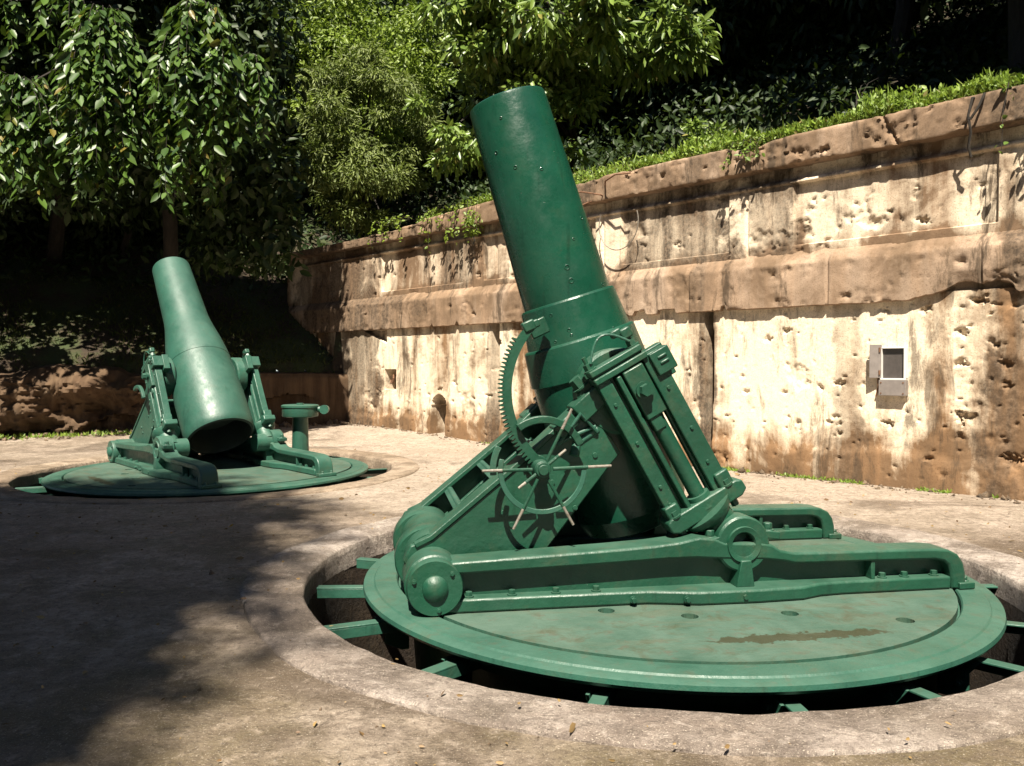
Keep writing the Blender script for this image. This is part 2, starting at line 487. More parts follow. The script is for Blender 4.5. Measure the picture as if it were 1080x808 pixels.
# ------------------------------------------------------------------ ground with the two gun pits
NEAR = Vector((1.175, 6.28, 0)); NEAR_ROT = R(9.376)
FAR = Vector((-4.53, 12.28, 0)); FAR_ROT = R(-48.0)
PIT_NEAR = NEAR + Vector((-.07, .07, 0))
RP = 2.67                                   # pit radius
def gz(x, y):
    t = min(1, max(0, (y - 15.2) / 4)); return .15 * t * t * (3 - 2 * t)

def make_ground():
    bm = bmesh.new()
    st = .5
    xs = np.arange(-24, 24.1, st); ys = np.arange(-16, 24.1, st)
    vv = {}
    holes = [(PIT_NEAR.x, PIT_NEAR.y, RP + .40), (FAR.x, FAR.y, RP + .40)]
    def V(i, j):
        if (i, j) not in vv: vv[i, j] = bm.verts.new((xs[i], ys[j], gz(xs[i], ys[j])))
        return vv[i, j]
    for i in range(len(xs) - 1):
        for j in range(len(ys) - 1):
            if any(max(math.hypot(xs[a] - hx, ys[b] - hy) for a in (i, i + 1) for b in (j, j + 1)) < hr + .0 or
                   min(math.hypot(xs[a] - hx, ys[b] - hy) for a in (i, i + 1) for b in (j, j + 1)) < hr + .15 for hx, hy, hr in holes): continue
            bm.faces.new((V(i, j), V(i + 1, j), V(i + 1, j + 1), V(i, j + 1)))
    for hx, hy, hr in holes:
        ring = [bm.verts.new((hx + hr * math.cos(2 * math.pi * k / 96), hy + hr * math.sin(2 * math.pi * k / 96), 0)) for k in range(96)]
        ce = [bm.edges.new((ring[k], ring[(k + 1) % 96])) for k in range(96)]
        be = [e for e in bm.edges if e.is_boundary and math.hypot(e.verts[0].co.x - hx, e.verts[0].co.y - hy) < hr + 1.6]
        bmesh.ops.triangle_fill(bm, use_beauty=True, edges=ce + be)
        # triangle_fill also fills the disc itself: take those faces out
        dead = [f for f in bm.faces if all(math.hypot(v.co.x - hx, v.co.y - hy) < hr + .001 for v in f.verts)]
        bmesh.ops.delete(bm, geom=dead, context='FACES')
    for f in bm.faces:
        if f.normal.z < 0: f.normal_flip()
    me = bpy.data.meshes.new('ground'); bm.to_mesh(me); bm.free()
    return tag(link_mesh('ground', me, M['ground']), kind='structure')
make_ground()

def pit(c, seed, cm, floor=-1.5):
    """concrete collar, wall and floor of one gun pit"""
    n = 240; A = np.linspace(0, 2 * np.pi, n, endpoint=False)
    ro = RP + .42; prof = [(ro, -.05), (ro - .004, .012), (ro - .025, .022), (RP + .28, .022), (RP + .15, .014), (RP + .02, .006), (RP, -.01), (RP - .005, -.06), (RP - .01, -.2)]
    V = []
    r2 = np.random.default_rng(seed)
    for k, (r, z) in enumerate(prof):
        wob = vnoise(np.cos(A) * 6 + 20, np.sin(A) * 6 + 20, seed + k // 3, 4) * (.11 if 0 <= k < 3 else .03)
        zz = z + vnoise(np.cos(A) * r * 4 + 40, np.sin(A) * r * 4 + 40, seed + 9, 3) * .02
        V.append(np.stack([(r + wob) * np.cos(A), (r + wob) * np.sin(A), zz], -1))
    V = np.concatenate(V)
    F = []
    for k in range(len(prof) - 1):
        i = np.arange(n); j = (i + 1) % n
        F.append(np.stack([k * n + i, k * n + j, (k + 1) * n + j, (k + 1) * n + i], -1))
    me = np_mesh('pit_collar', V, np.concatenate(F), 4); me.shade_smooth()
    o = link_mesh('pit_collar', me, cm); o.location = c; tag(o, kind='structure')
    mb = MB(); mb.lathe([(RP - .012, -.19), (RP - .03, -.5), (RP - .02, floor), (1.0, floor - .02), (0, floor)], (0, 0, 0), (0, 0, 1), 96)
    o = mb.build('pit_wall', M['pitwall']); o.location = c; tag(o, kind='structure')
pit(PIT_NEAR, 3, M['collar']); pit(FAR, 8, M['collar_far'])

# ------------------------------------------------------------------ the mortars
def plate_with_holes(mb, r_in, r_out, holes, z, depth=.05, seg=96):
    bm = mb.bm
    edges = []
    def ring(cx, cy, r, n):
        vs = [bm.verts.new((cx + r * math.cos(2 * math.pi * k / n), cy + r * math.sin(2 * math.pi * k / n), z)) for k in range(n)]
        return vs, [bm.edges.new((vs[k], vs[(k + 1) % n])) for k in range(n)]
    outer, e = ring(0, 0, r_out, seg); edges += e
    hs = []
    for hx, hy, hr in holes:
        vs, e = ring(hx, hy, hr, 16); edges += e; hs.append((vs, hx, hy, hr))
    bmesh.ops.triangle_fill(bm, use_beauty=True, edges=edges)
    for vs, hx, hy, hr in hs:
        dead = [f for f in bm.faces if all(v in vs for v in f.verts)]
        bmesh.ops.delete(bm, geom=dead, context='FACES_ONLY')
        lo = [bm.verts.new((v.co.x, v.co.y, z - depth)) for v in vs]
        for k in range(16):
            l = (k + 1) % 16
            bm.faces.new((vs[k], vs[l], lo[l], lo[k]))
        bm.faces.new(lo)
    low = [bm.verts.new((v.co.x, v.co.y, z - depth - .02)) for v in outer]
    for k in range(seg):
        l = (k + 1) % seg
        bm.faces.new((outer[k], outer[l], low[l], low[k]))

def mortar(name, loc, rot, label, profile, elev, trun_t, arms, pedestal, far=False, bxo=0):
    """local x = towards the breech, y = away across, z up; muzzle points to -x"""
    T = empty(name, loc, rot)
    tag(T, label, 'mortar', 'old coastal mortars in their pits')
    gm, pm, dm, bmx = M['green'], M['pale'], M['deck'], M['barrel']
    if far: gm = M['pale']; bmx = M['barrel_pale']
    XZ = lambda a, b, d: (a, d, b)
    XY = lambda a, b, d: (a, b, d)
    # ---- turntable
    mb = MB()
    holes = [(r * math.cos(R(a)), r * math.sin(R(a)), .055) for r, a in
             ((1.75, -151), (1.27, -126), (1.25, -102), (1.33, -73), (1.83, -56), (1.6, 40), (1.6, 70), (1.6, 100), (1.6, 130), (1.66, 160))]
    plate_with_holes(mb, 0, 2.03, holes, .022)
    mb.build('deck_plate', dm, T, smooth=False)
    mb = MB()
    mb.lathe([(2.05, -.03), (2.05, .008), (2.06, .018), (2.215, .018), (2.225, .008), (2.275, .006), (2.298, -.004), (2.303, -.03), (2.29, -.05), (2.26, -.055), (2.2, -.09), (2.0, -.10), (2.0, -.03)], (0, 0, 0), (0, 0, 1), 160, closed=True)
    mb.build('turntable_ring', pm, T, ang=28)
    mb = MB(); mb.lathe([(1.98, -.035), (2.05, -.1), (2.06, -.20), (1.95, -.22), (1.9, -.9), (1.7, -.92), (1.7, -.035)], (0, 0, 0), (0, 0, 1), 96, closed=True)
    mb.build('base_ring', M['dark'], T)
    # ---- radial arms reaching to the pit wall
    for a in arms:
        ca, sa = math.cos(R(a)), math.sin(R(a))
        rm = Matrix(((ca, -sa, 0), (sa, ca, 0), (0, 0, 1)))
        mb = MB()
        mb.box(rm @ Vector((2.335, 0, -.125)), (.70, .084, .014), rm)
        mb.box(rm @ Vector((2.335, .035, -.165)), (.69, .012, .07), rm)
        ao = mb.build('support_arm', pm, T, .004)
        mb = MB()
        pts = [(2.03, -.112), (2.27, -.112), (2.20, -.20), (2.20, -.30), (2.08, -.36), (2.03, -.36)]
        mb.prism([(p[0], p[1]) for p in pts], -.075, -.052, lambda x, z, d: tuple(rm @ Vector((x, d, z))))
        mb.hexbolt(rm @ Vector((2.15, -.075, -.27)), rm @ Vector((0, -1, 0)), .018, .02)
        mb.hexbolt(rm @ Vector((2.15, -.075, -.17)), rm @ Vector((0, -1, 0)), .018, .02)
        mb.build('arm_bracket', pm, ao, .004)
    # ---- side beams of the carriage
    top = [(-1.74, .35), (-1.2, .372), (-.7, .392), (-.4, .408), (-.22, .425), (-.08, .452), (.03, .44), (.10, .41), (.36, .40), (.44, .385), (.5, .345), (.60, .325), (.8, .322), (1.2, .318), (1.66, .312),
           (1.77, .30), (1.84, .265), (1.88, .21), (1.90, .14), (1.905, .022)]
    und = [(1.79, .022), (1.785, .14), (1.765, .195), (1.73, .222), (1.66, .236), (1.2, .243), (.75, .246), (.6, .25), (.52, .27), (.4, .285), (.1, .30), (-.1, .315), (-.3, .315), (-.7, .30), (-1.2, .285), (-1.70, .272), (-1.74, .27)]
    for sgn in (-1, 1):
        y0 = .83 * sgn
        mb = MB()
        mb.prism(top + und, y0 - .115, y0 + .115, XZ)
        foot = [(-1.78, -.118), (-.45, -.122), (-.32, -.15), (-.12, -.205), (.3, -.215), (.62, -.2), (.78, -.14), (.95, -.122), (1.785, -.12), (1.785, .12), (.95, .122), (.78, .14), (.62, .2), (-.12, .205), (-.32, .15), (-.45, .122), (-1.78, .118)]
        mb.prism([(x, y0 + y) for x, y in foot], .024, .115, XY)
        beam = mb.build('side_beam', gm, T, .016)
        mb = MB(); mb.prism([(-1.72, .10), (1.80, .10), (1.80, .2), (1.7, .24), (.6, .26), (.4, .30), (-.2, .33), (-1.72, .29)], y0 - .018, y0 + .018, XZ)
        mb.build('web_plate', gm, beam)
        for s in (-1, 1):                             # stiffening ribs under the bearing and along the web
            mb = MB(); mb.prism([(.17, .113), (.30, .113), (.275, .29), (.205, .29)], y0 + s * .019, y0 + s * .14, XZ); mb.build('stiffener_rib', gm, beam, .006)
            mb = MB(); mb.prism([(1.18, .113), (1.21, .113), (1.21, .25), (1.18, .25)], y0 + s * .019, y0 + s * .10, XZ); mb.build('stiffener_rib', gm, beam, .006)
        for s in (-1, 1):
            for bx in (-1.62, -1.34, -1.05, -.78, 1.28, 1.45, 1.68):
                b_ = MB(); b_.hexbolt((bx, y0 + s * .072, .116), (0, 0, 1), .024, .028); b_.build('bolt', gm, beam)
            for bx in (-.55, -.2, .2, .55):
                b_ = MB(); b_.hexbolt((bx, y0 + s * .20 + s * (.0 if abs(bx) < .5 else -.05), .07), (0, s, 0), .018, .02); b_.build('bolt', gm, beam)
        if sgn:                                       # end lug of the beam
            mb = MB(); mb.box((1.90, y0, .045), (.12, .27, .045)); mb.hexbolt((1.925, y0 - .07, .066), (0, 0, 1), .022, .025); mb.hexbolt((1.925, y0 + .07, .066), (0, 0, 1), .022, .025)
            mb.build('end_lug', gm, beam, .006)
        # ---- hinge hub at the front
        mb = MB()
        yo = y0 + sgn * .15; yi = y0 - sgn * .33
        mb.lathe([(0, 0), (.172, 0), (.178, .012), (.178, .09), (.19, .10), (.19, .47), (.15, .48), (0, .48)], (-1.84, yo, .20), (0, -sgn, 0), 48)
        hub = mb.build('hinge_hub', gm, T, ang=30)
        mb = MB(); mb.lathe([(.082, .0), (.080, -.015), (.06, -.035), (.03, -.047), (0, -.05)], (-1.84, yo + sgn * -.0, .20), (0, -sgn, 0), 32)
        mb.build('hub_cap', gm, hub)
        for k in range(3):
            an = R(40 + 120 * k); mb = MB(); mb.hexbolt((-1.84 + .14 * math.cos(an), yo, .20 + .14 * math.sin(an)), (0, sgn, 0), .012, .012); mb.build('bolt', gm, hub)
        # ---- saddle cheek
        yp = .61 * sgn
        cheek = [(-1.93, .16), (-2.03, .30), (-1.98, .40), (-1.84, .435), (-1.19, .965), (-.82, 1.30), (-.66, 1.44), (-.50, 1.44), (-.56, 1.30), (-.66, 1.16), (-.60, 1.10), (-.53, 1.00), (-.60, .92), (-.80, .67), (-1.09, .30), (-1.35, .14)]
        mb = MB(); mb.prism(cheek, yp - .035, yp + .035, XZ)
        ck = mb.build('saddle_cheek', gm, T, .010)
        mb = MB(); mb.strip([(-1.95, yp - sgn * .05, .40), (-1.84, yp - sgn * .05, .452), (-1.19, yp - sgn * .05, .982), (-.84, yp - sgn * .05, 1.30)], .035, .20)
        mb.build('cheek_flange', gm, ck, .006)
        for (bx, bz) in ((-1.36, .60), (-1.30, .52), (-1.02, .80), (-.92, .88), (-.72, .98), (-.86, .62)):
            mb = MB(); mb.cyl((bx, yp + sgn * .03, bz), (bx, yp + sgn * .045, bz), .02, .017, 12); mb.build('rivet', gm, ck)
        # ---- bearing block on top of the cheek with its bolts
        mb = MB()
        rr = Matrix.Rotation(R(-42), 3, 'Y')
        mb.box((-.74, yp + sgn * .01, 1.36), (.30, .19, .14), rr)
        mb.box((-.93, yp + sgn * .01, 1.19), (.16, .17, .10), rr)
        bb = mb.build('bearing_block', gm, T, .01)
        mb = MB(); mb.hexbolt((-.81, yp, 1.45), (-.67, 0, .74), .05, .07); mb.build('bolt', gm, bb)
        mb = MB(); mb.hexbolt((-.66, yp, 1.53), (-.67, 0, .74), .036, .05); mb.build('bolt', gm, bb)
        # ---- trunnion disc
        mb = MB(); mb.lathe([(0, -.02), (.10, -.02), (.11, 0), (.28, 0), (.30, .02), (.30, .15), (.28, .17), (0, .17)], (-.545, sgn * .65, 1.42), (0, -sgn, 0), 48)
        mb.build('trunnion_disc', gm, T)
        # ---- inclined recoil frame
        Tc = Vector((-.52, 0, 1.64)); e = Vector((.493, 0, -.870)).normalized(); wv = Vector((.870, 0, .493)).normalized()
        def FR(a, q, d): p = Tc + wv * a + e * q; return (p.x, d * sgn, p.z)
        mb = MB()
        rect = lambda a0, a1, q0, q1: [(a0, q0), (a1, q0), (a1, q1), (a0, q1)]
        mb.prism(rect(-.285, -.185, .04, 1.13), .70, .80, FR)
        mb.prism(rect(-.150, -.115, .06, 1.13), .70, .815, FR)
        mb.prism(rect(-.19, -.145, .05, 1.13), .70, .735, FR)
        mb.prism(rect(.075, .205, .03, 1.13), .70, .80, FR)
        mb.prism(rect(.055, .078, .08, 1.13), .70, .76, FR)
        fr = mb.build('recoil_frame', gm, T, .009)
        for a, q in ((-.24, .22), (-.235, .52), (-.24, .86), (.14, .30), (.15, .62), (.135, .88), (-.24, 1.0)):
            p = Vector(FR(a, q, .80)); mb = MB(); mb.cyl(p, p + Vector((0, .012 * sgn, 0)), .014, .011, 10); mb.build('stud', gm, fr)
        mb = MB()
        mb.prism(rect(-.295, .115, .0, .045), .67, .825, FR)
        mb.prism(rect(-.28, .10, -.018, .003), .69, .79, FR)
        mb.prism(rect(-.295, .105, -.06, -.015), .68, .815, FR)
        mb.build('top_cap', gm, fr, .008)
        mb = MB()
        mb.prism(rect(.08, .28, .02, .26), .60, .69, FR)
        mb.prism(rect(.118, .265, .035, .20), .685, .83, FR)
        mb.prism([(.16, .075), (.23, .075), (.23, .095), (.16, .095)], .825, .84, FR)
        mb.prism([(.16, .115), (.23, .115), (.23, .135), (.16, .135)], .825, .84, FR)
        mb.build('trunnion_block', gm, fr, .012)
        for a in (-.265, .075):
            mb = MB(); p = Vector(FR(a, -.06, .745)); mb.hexbolt(p, -e, .036, .045); mb.cyl(p, p - e * .10, .016, seg=10); mb.build('bolt', gm, fr)
        mb = MB(); mb.prism(rect(.03, .11, -.20, -.125), .71, .78, FR); mb.prism(rect(-.03, .05, -.22, -.165), .72, .77, FR); mb.build('latch_lug', gm, fr, .012)
        mb = MB()
        mb.tube([FR(-.25 + .31 * (i / 12), -.08 - .15 * math.sin(math.pi * min(1, i / 12 * .9 + .05)), .78) for i in range(13)], .009, 8)
        mb.build('lifting_handle', M['pale'], fr)
        mb = MB(); mb.prism(rect(-.10, .052, .055, .42), .72, .835, FR); mb.prism(rect(-.085, .0, .41, .52), .72, .82, FR)
        mb.build('crosshead', gm, fr, .01)
        mb = MB(); p = Vector(FR(-.03, .22, .835)); mb.cyl(p, p + Vector((0, .03 * sgn, 0)), .055, seg=24); mb.hexbolt(p + Vector((0, .025 * sgn, 0)), (0, sgn, 0), .045, .05); mb.build('bolt', gm, fr)
        mb = MB(); mb.cyl(FR(-.025, .40, .755), FR(-.025, 1.16, .755), .055, seg=24); mb.cyl(FR(-.025, 1.05, .755), FR(-.025, 1.15, .755), .08, .095, seg=24); mb.build('piston_rod', gm, fr)
        mb = MB(); mb.prism([(-.33, 1.10), (-.29, 1.08), (.23, 1.08), (.275, 1.10), (.28, 1.17), (.23, 1.20), (-.28, 1.20), (-.33, 1.17)], .655, .845, FR)
        mb.prism(rect(-.30, -.20, 1.0, 1.1), .70, .83, FR); mb.prism(rect(.12, .225, .98, 1.1), .70, .83, FR)
        mb.build('bottom_bar', gm, fr, .012)
        for a in (-.25, .175):
            mb = MB(); mb.hexbolt(FR(a, 1.085, .815), -e, .032, .035); mb.build('bolt', gm, fr)
            mb = MB(); mb.hexbolt(FR(a, 1.20, .77), e, .03, .05); mb.build('bolt', gm, fr)
        # ---- lower knuckle and bearing on the beam
        bc = Vector((.234, 0, .395))
        mb = MB()
        st = Vector(FR(-.02, 1.19, .74)); en = Vector((bc.x, .74 * sgn, bc.z)); ax = en - st
        mb.lathe([(0, -.02), (.20, -.02), (.19, .02), (.14, .07), (.13, ax.length * .7), (.15, ax.length)], st, ax, 32)
        mb.cyl((bc.x, .52 * sgn, bc.z), (bc.x, .80 * sgn, bc.z), .135, seg=40)
        mb.build('knuckle', gm, T)
        mb = MB()
        yo2 = .955
        mb.lathe([(.078, .14), (.078, .02), (.085, .008), (.118, .0), (.122, .016), (.175, .016), (.188, .03), (.188, .20), (.078, .20)], (bc.x, yo2 * sgn, bc.z), (0, -sgn, 0), 48)
        mb.cyl((bc.x, (yo2 - .125) * sgn, bc.z), (bc.x, (yo2 - .145) * sgn, bc.z), .09, seg=32)
        mb.cyl((bc.x, (yo2 - .10) * sgn, bc.z), (bc.x, (yo2 - .13) * sgn, bc.z), .045, seg=24)
        br = mb.build('pivot_bearing', gm, T)
        for dx, dz in ((-.21, .02), (.20, .055)):
            mb = MB(); mb.box((bc.x + dx, .87 * sgn, bc.z + dz), (.13, .13, .05), Matrix.Rotation(R(-12 if dx < 0 else 8), 3, 'Y'))
            mb.hexbolt((bc.x + dx * 1.02, .87 * sgn, bc.z + dz + .022), (0, 0, 1), .034, .045)
            mb.build('bearing_cap', gm, br, .008)
    # ---- cross pieces between the cheeks
    for (x, z, r) in ((-1.62, .58, .032), (-1.36, .79, .03), (-1.10, 1.01, .032)):
        mb = MB(); mb.box((x, 0, z - .03), (.03, 1.16, .11), Matrix.Rotation(R(-40), 3, 'Y')); mb.cyl((x, -.58, z + .015), (x, .58, z + .015), r * .8, seg=16); mb.build('cross_bar', pm if not far else gm, T)
    mb = MB()
    mb.prism([(-1.80, .26), (-1.74, .20), (-.88, .94), (-.94, 1.00)], -.58, .58, XZ)
    mb.build('saddle_floor', gm, T)
    for y in (-.18, .2):
        mb = MB(); mb.prism([(-1.75, .33), (-1.62, .50), (-1.3, .78), (-1.02, 1.02), (-.94, 1.01)], y - .02, y + .02, XZ); mb.build('saddle_rib', gm, T, .006)
    for y in (-.30, .30):
        mb = MB(); mb.lathe([(.0, -.09), (.22, -.09), (.23, -.07), (.23, .07), (.22, .09), (0, .09)], (-1.85, y, .24), (0, 1, 0), 40); mb.build('hinge_lug', gm, T)
    mb = MB(); mb.cyl((-1.82, -.6, .27), (-1.82, .6, .27), .20, seg=32); mb.build('hinge_shaft', gm, T)
    # ---- barrel
    ca, sa = math.cos(elev), math.sin(elev)
    ax = Vector((ca, 0, -sa))                       # from the muzzle to the breech
    mz = Vector((-.565 + bxo, 0, 1.42)) - ax * trun_t
    mb = MB()
    bore = .155
    L = profile[-1][1]
    prof = [(bore, 1.2), (bore, .03), (bore + .015, .0)] + [(r, t) for t, r in [(p[1], p[0]) for p in profile]] + [(0, L + .001)]
    prof = [(0, 1.2)] + prof
    if far:
        k = prof.index((.49, 3.39)); prof = prof[:k + 1]
        ib = MB(); ib.lathe([(.49, 3.391), (.455, 3.402), (.44, 3.36), (.41, 3.0), (.17, 2.9), (.16, .5), (0, .5)], mz, ax, 96)  # lip face shares the dark bore colour, painting its shade
    mb.lathe(prof, mz, ax, 128)
    brl = mb.build('barrel', bmx, T, ang=22)
    if far: ib.build('breech_bore', M['bore'], brl)
    if not far:
        # small dents and plugged holes on the chase facing the yard
        q = ax.to_track_quat('Z', 'Y').to_matrix()
        rnd = random.Random(5)
        for k in range(15):
            t = rnd.uniform(.15, 2.0); an = R(rnd.uniform(-140, -40))
            if k == 0: t, an = 1.33, R(-92)
            if k == 1: t, an = 1.43, R(-92)
            n = Vector((sa * math.cos(an), math.sin(an), ca * math.cos(an)))
            rr = np.interp(t, [p[1] for p in profile], [p[0] for p in profile])
            mb = MB(); s_ = rnd.uniform(.009, .014) if k > 1 else .02
            mb.lathe([(s_ * .55, .002), (s_ * .6, -.001), (s_ * .8, -.004), (s_ * 1.1, -.002), (s_ * 1.2, .004)], mz + ax * t + n * rr, -n, 12)
            mb.lathe([(0, .001), (s_ * .56, .001)], mz + ax * t + n * rr, -n, 12)
            mb.build('plug', bmx, brl)
    if not far:
        # ---- elevating rack
        C = Vector((-.70, 0, 1.43)); ro, ri = .70, .612
        mb = MB(); A0, A1 = 137, 233
        n = 60
        yv0, yv1 = -.725, -.668
        out = []
        nt_ = 40
        for i in range(nt_ * 4):
            an = A0 + (A1 - A0) * i / (nt_ * 4)
            out.append((an, ro if (i % 4) in (1, 2) and i > 20 else ro - .032))
        pts = [(C.x + r * math.cos(R(a)), C.z + r * math.sin(R(a))) for a, r in out]
        pts += [(C.x + ri * math.cos(R(A1 - (A1 - A0) * i / n)), C.z + ri * math.sin(R(A1 - (A1 - A0) * i / n))) for i in range(n + 1)]
        mb.prism(pts, yv0, yv1, XZ)
        rk = mb.build('elevating_rack', gm, T, smooth=False)
        mb = MB(); rt = Matrix.Rotation(R(-25), 3, 'Y')
        mb.box((-1.195, -.695, 1.86), (.085, .085, .07), rt); mb.box((-1.15, -.53, 1.875), (.055, .38, .055), rt); mb.box((-1.06, -.35, 1.865), (.14, .06, .12), rt)
        mb.build('rack_bracket', gm, rk, .01)
    hc = Vector((-1.15, -.84, .94))
    if not far:
        # ---- handwheel
        yw = -.84
        hc = Vector((-1.13, yw, .918))
        hw = MB(); hw.cyl((hc.x, -.52, hc.z), (hc.x, yw - .05, hc.z), .05, seg=24); hw.cyl((hc.x, yw - .045, hc.z), (hc.x, yw - .065, hc.z), .035, seg=20); hw.cyl((hc.x, -.62, hc.z), (hc.x, -.70, hc.z), .075, seg=24); hw.cyl((hc.x, yw + .05, hc.z), (hc.x, yw - .03, hc.z), .06, .055, seg=24)
        wh = hw.build('handwheel', gm, T, .004)
        def arc(a0, a1, r, w, h, y, name):
            mb = MB(); k = max(6, int(abs(a1 - a0) / 6))
            mb.strip([(hc.x + r * math.cos(R(a0 + (a1 - a0) * i / k)), y, hc.z + r * math.sin(R(a0 + (a1 - a0) * i / k))) for i in range(k + 1)], w, h)
            return mb.build(name, pm if not far else gm, wh, .004)
        arc(165, 362, .278, .034, .014, yw - .02, 'rim')
        arc(152, 186, .325, .042, .015, yw - .0, 'rim')
        for a, r1, r0 in ((2, .46, .07), (180, .40, .07), (40, .20, .05), (216, .20, .05), (243, .43, .07), (299, .42, .07), (64, .44, .07)):
            p0 = hc + Vector((math.cos(R(a)) * r0, -.02, math.sin(R(a)) * r0)); p1 = hc + Vector((math.cos(R(a)) * r1, -.03, math.sin(R(a)) * r1))
            mb = MB(); pm_ = p0.lerp(p1, .60); mb.tube([p0, pm_], [.0125, .011], 10); sp_ = mb.build('spoke', gm, wh)
            mb = MB(); mb.tube([pm_, p1], [.0105, .009], 10); mb.build('bare_tip', M['steel'], sp_)
    # quadrant guard above the pinion
    mb = MB(); mb.strip([(hc.x + .02 + .275 * math.cos(R(a)), -.76, hc.z + .045 + .275 * math.sin(R(a))) for a in range(22, 128, 7)], .05, .05)
    mb.prism([(hc.x + .24, hc.z + .16), (hc.x + .30, hc.z + .13), (hc.x + .33, hc.z + .05), (hc.x + .27, hc.z + .06)], -.64, -.57, XZ)
    mb.build('pinion_guard', gm, T, .006)
    mb = MB(); mb.tube([(-.98, -.66, 1.06), (-.84, -.72, 1.27), (-.71, -.66, 1.14)], .014, 8); mb.tube([(-.98, -.64, 1.06), (-.88, -.68, 1.12), (-.72, -.66, 1.18)], .013, 8); mb.cyl((-.85, -.63, 1.06), (-.70, -.63, 1.16), .03, seg=12); mb.cyl((-.85, -.63, 1.06), (-.87, -.66, .98), .035, .03, seg=12)
    mb.build('brake_lever', pm if not far else gm, T)
    if pedestal:
        P = empty('sight_pedestal', pedestal); P.parent = T
        P.location = pedestal
        m_ = MB(); m_.cyl((0, 0, .02), (0, 0, .76), .14, .125, 28); m_.cyl((0, 0, .02), (0, 0, .06), .20, seg=28)
        m_.build('post', gm, P)
        m_ = MB(); m_.lathe([(0, .74), (.22, .74), (.285, .752), (.292, .765), (.292, .90), (.305, .905), (.305, .935), (.28, .945), (0, .947)], (0, 0, 0), (0, 0, 1), 40); m_.cyl((0, 0, .94), (0, 0, .97), .06, seg=16)
        m_.build('drum', gm, P)
        m_ = MB(); d = Vector((.669, .743, 0)); m_.cyl(d * .2 + Vector((0, 0, .87)), d * .40 + Vector((.0, 0, .87)), .05, seg=20); m_.cyl(d * .40 + Vector((-.03, .04, .87)), d * .40 + Vector((.09, -.06, .87)), .065, .075, seg=20)
        m_.build('eyepiece', pm, P)
    return T

prof_near = [(.275, 0), (.288, .008), (.294, .03), (.338, 1.535), (.338, 1.545), (.360, 1.549), (.369, 1.562), (.403, 1.835), (.404, 1.845), (.424, 1.85), (.434, 1.862), (.460, 2.10), (.461, 2.12), (.444, 2.124), (.445, 2.15), (.45, 2.6), (.44, 3.2), (.38, 3.33), (.30, 3.36), (.20, 3.36)]
prof_far = [(.280, 0), (.295, .01), (.30, .03), (.345, 1.15), (.36, 1.28), (.385, 1.42), (.43, 1.66), (.465, 1.9), (.478, 2.02), (.479, 2.04), (.474, 2.045), (.474, 2.055), (.480, 2.06), (.49, 2.3), (.51, 2.7), (.515, 3.28), (.505, 3.36), (.49, 3.39), (.455, 3.40), (.44, 3.36), (.40, 3.0), (.20, 2.95), (.16, 2.6)]
ARMS = [-10, -33, -55, -74, -93, -118, -142, -166, -188, 16, 40, 64, 88, 112, 136, 152]
mortar('mortar', NEAR, NEAR_ROT, 'large dark green mortar pointing steeply upward in the near pit, handwheel on its side', prof_near, R(72.5), 2.26, ARMS, None, bxo=.012)
far_rot = FAR_ROT
mortar('mortar', FAR, far_rot, 'smaller looking pale green mortar in the far left pit, seen from its breech end', prof_far, R(53), 2.27, [k * 22.5 + 4 for k in range(16)], (-.07, 1.45, 0), far=True, bxo=.10)

# ------------------------------------------------------------------ battery wall
TH, OFF = .767, 10.93
ta = Vector((math.sin(TH), -math.cos(TH), 0)); nn = Vector((math.cos(TH), math.sin(TH), 0))
WO = nn * OFF
def wpt(a, d, z): return WO + ta * a + nn * d + Vector((0, 0, z))    # d = distance into the wall
WALL = empty('battery_wall', WO, math.atan2(ta.y, ta.x))
tag(WALL, 'long pockmarked concrete battery wall with a projecting ledge and coping', 'wall')

def craters(A, Z, n, seed, a0, a1, z0, z1, smin=.015, smax=.06, dens=None):
    r = np.random.default_rng(seed)
    D = np.zeros_like(A)
    wob = vnoise(A * 20, Z * 20, seed + 1, 4, .7)
    wob2 = vnoise(A * 20 + 50, Z * 20 + 50, seed + 2, 4, .7)
    for i in range(n):
        ca, cz = r.uniform(a0, a1), r.uniform(z0, z1)
        if dens and r.random() > dens(ca, cz): continue
        s = smin + (smax - smin) * r.random() ** 3.2
        ma = (np.abs(A[:, 0] - ca) < s * 2.6 + .03); mz = (np.abs(Z[0] - cz) < s * 2.6 + .03)
        if not ma.any() or not mz.any(): continue
        ix = np.ix_(ma, mz)
        da = (A[ix] - ca) + wob[ix] * s * 3; dz = (Z[ix] - cz) * r.uniform(1.0, 2.2) + wob2[ix] * s * 3
        q = np.sqrt(da * da + dz * dz) / s
        D[ix] = np.maximum(D[ix], s * 1.15 * np.clip(1.25 - q, 0, .8))
    return D

def sweep(name, prof, avals, mat, disp, parent, seam=None):
    """prof: list of (y,z) along the section; displaced along y by disp(A,S,Y,Z)->(dy,dz)"""
    Y = np.array([p[0] for p in prof]); Z = np.array([p[1] for p in prof])
    A = np.repeat(avals[:, None], len(prof), 1)
    YY = np.repeat(Y[None], len(avals), 0); ZZ = np.repeat(Z[None], len(avals), 0)
    dy, dz = disp(A, YY, ZZ)
    V = np.stack([A, YY + dy, ZZ + dz], -1).reshape(-1, 3)
    n, m = len(avals), len(prof)
    i, j = np.meshgrid(np.arange(n - 1), np.arange(m - 1), indexing='ij')
    b0 = (i * m + j).ravel()
    F = np.stack([b0, b0 + m, b0 + m + 1, b0 + 1], -1)
    me = np_mesh(name, V, F, 4)
    me.shade_smooth(); me.set_sharp_from_angle(angle=R(50))
    return link_mesh(name, me, mat, parent)

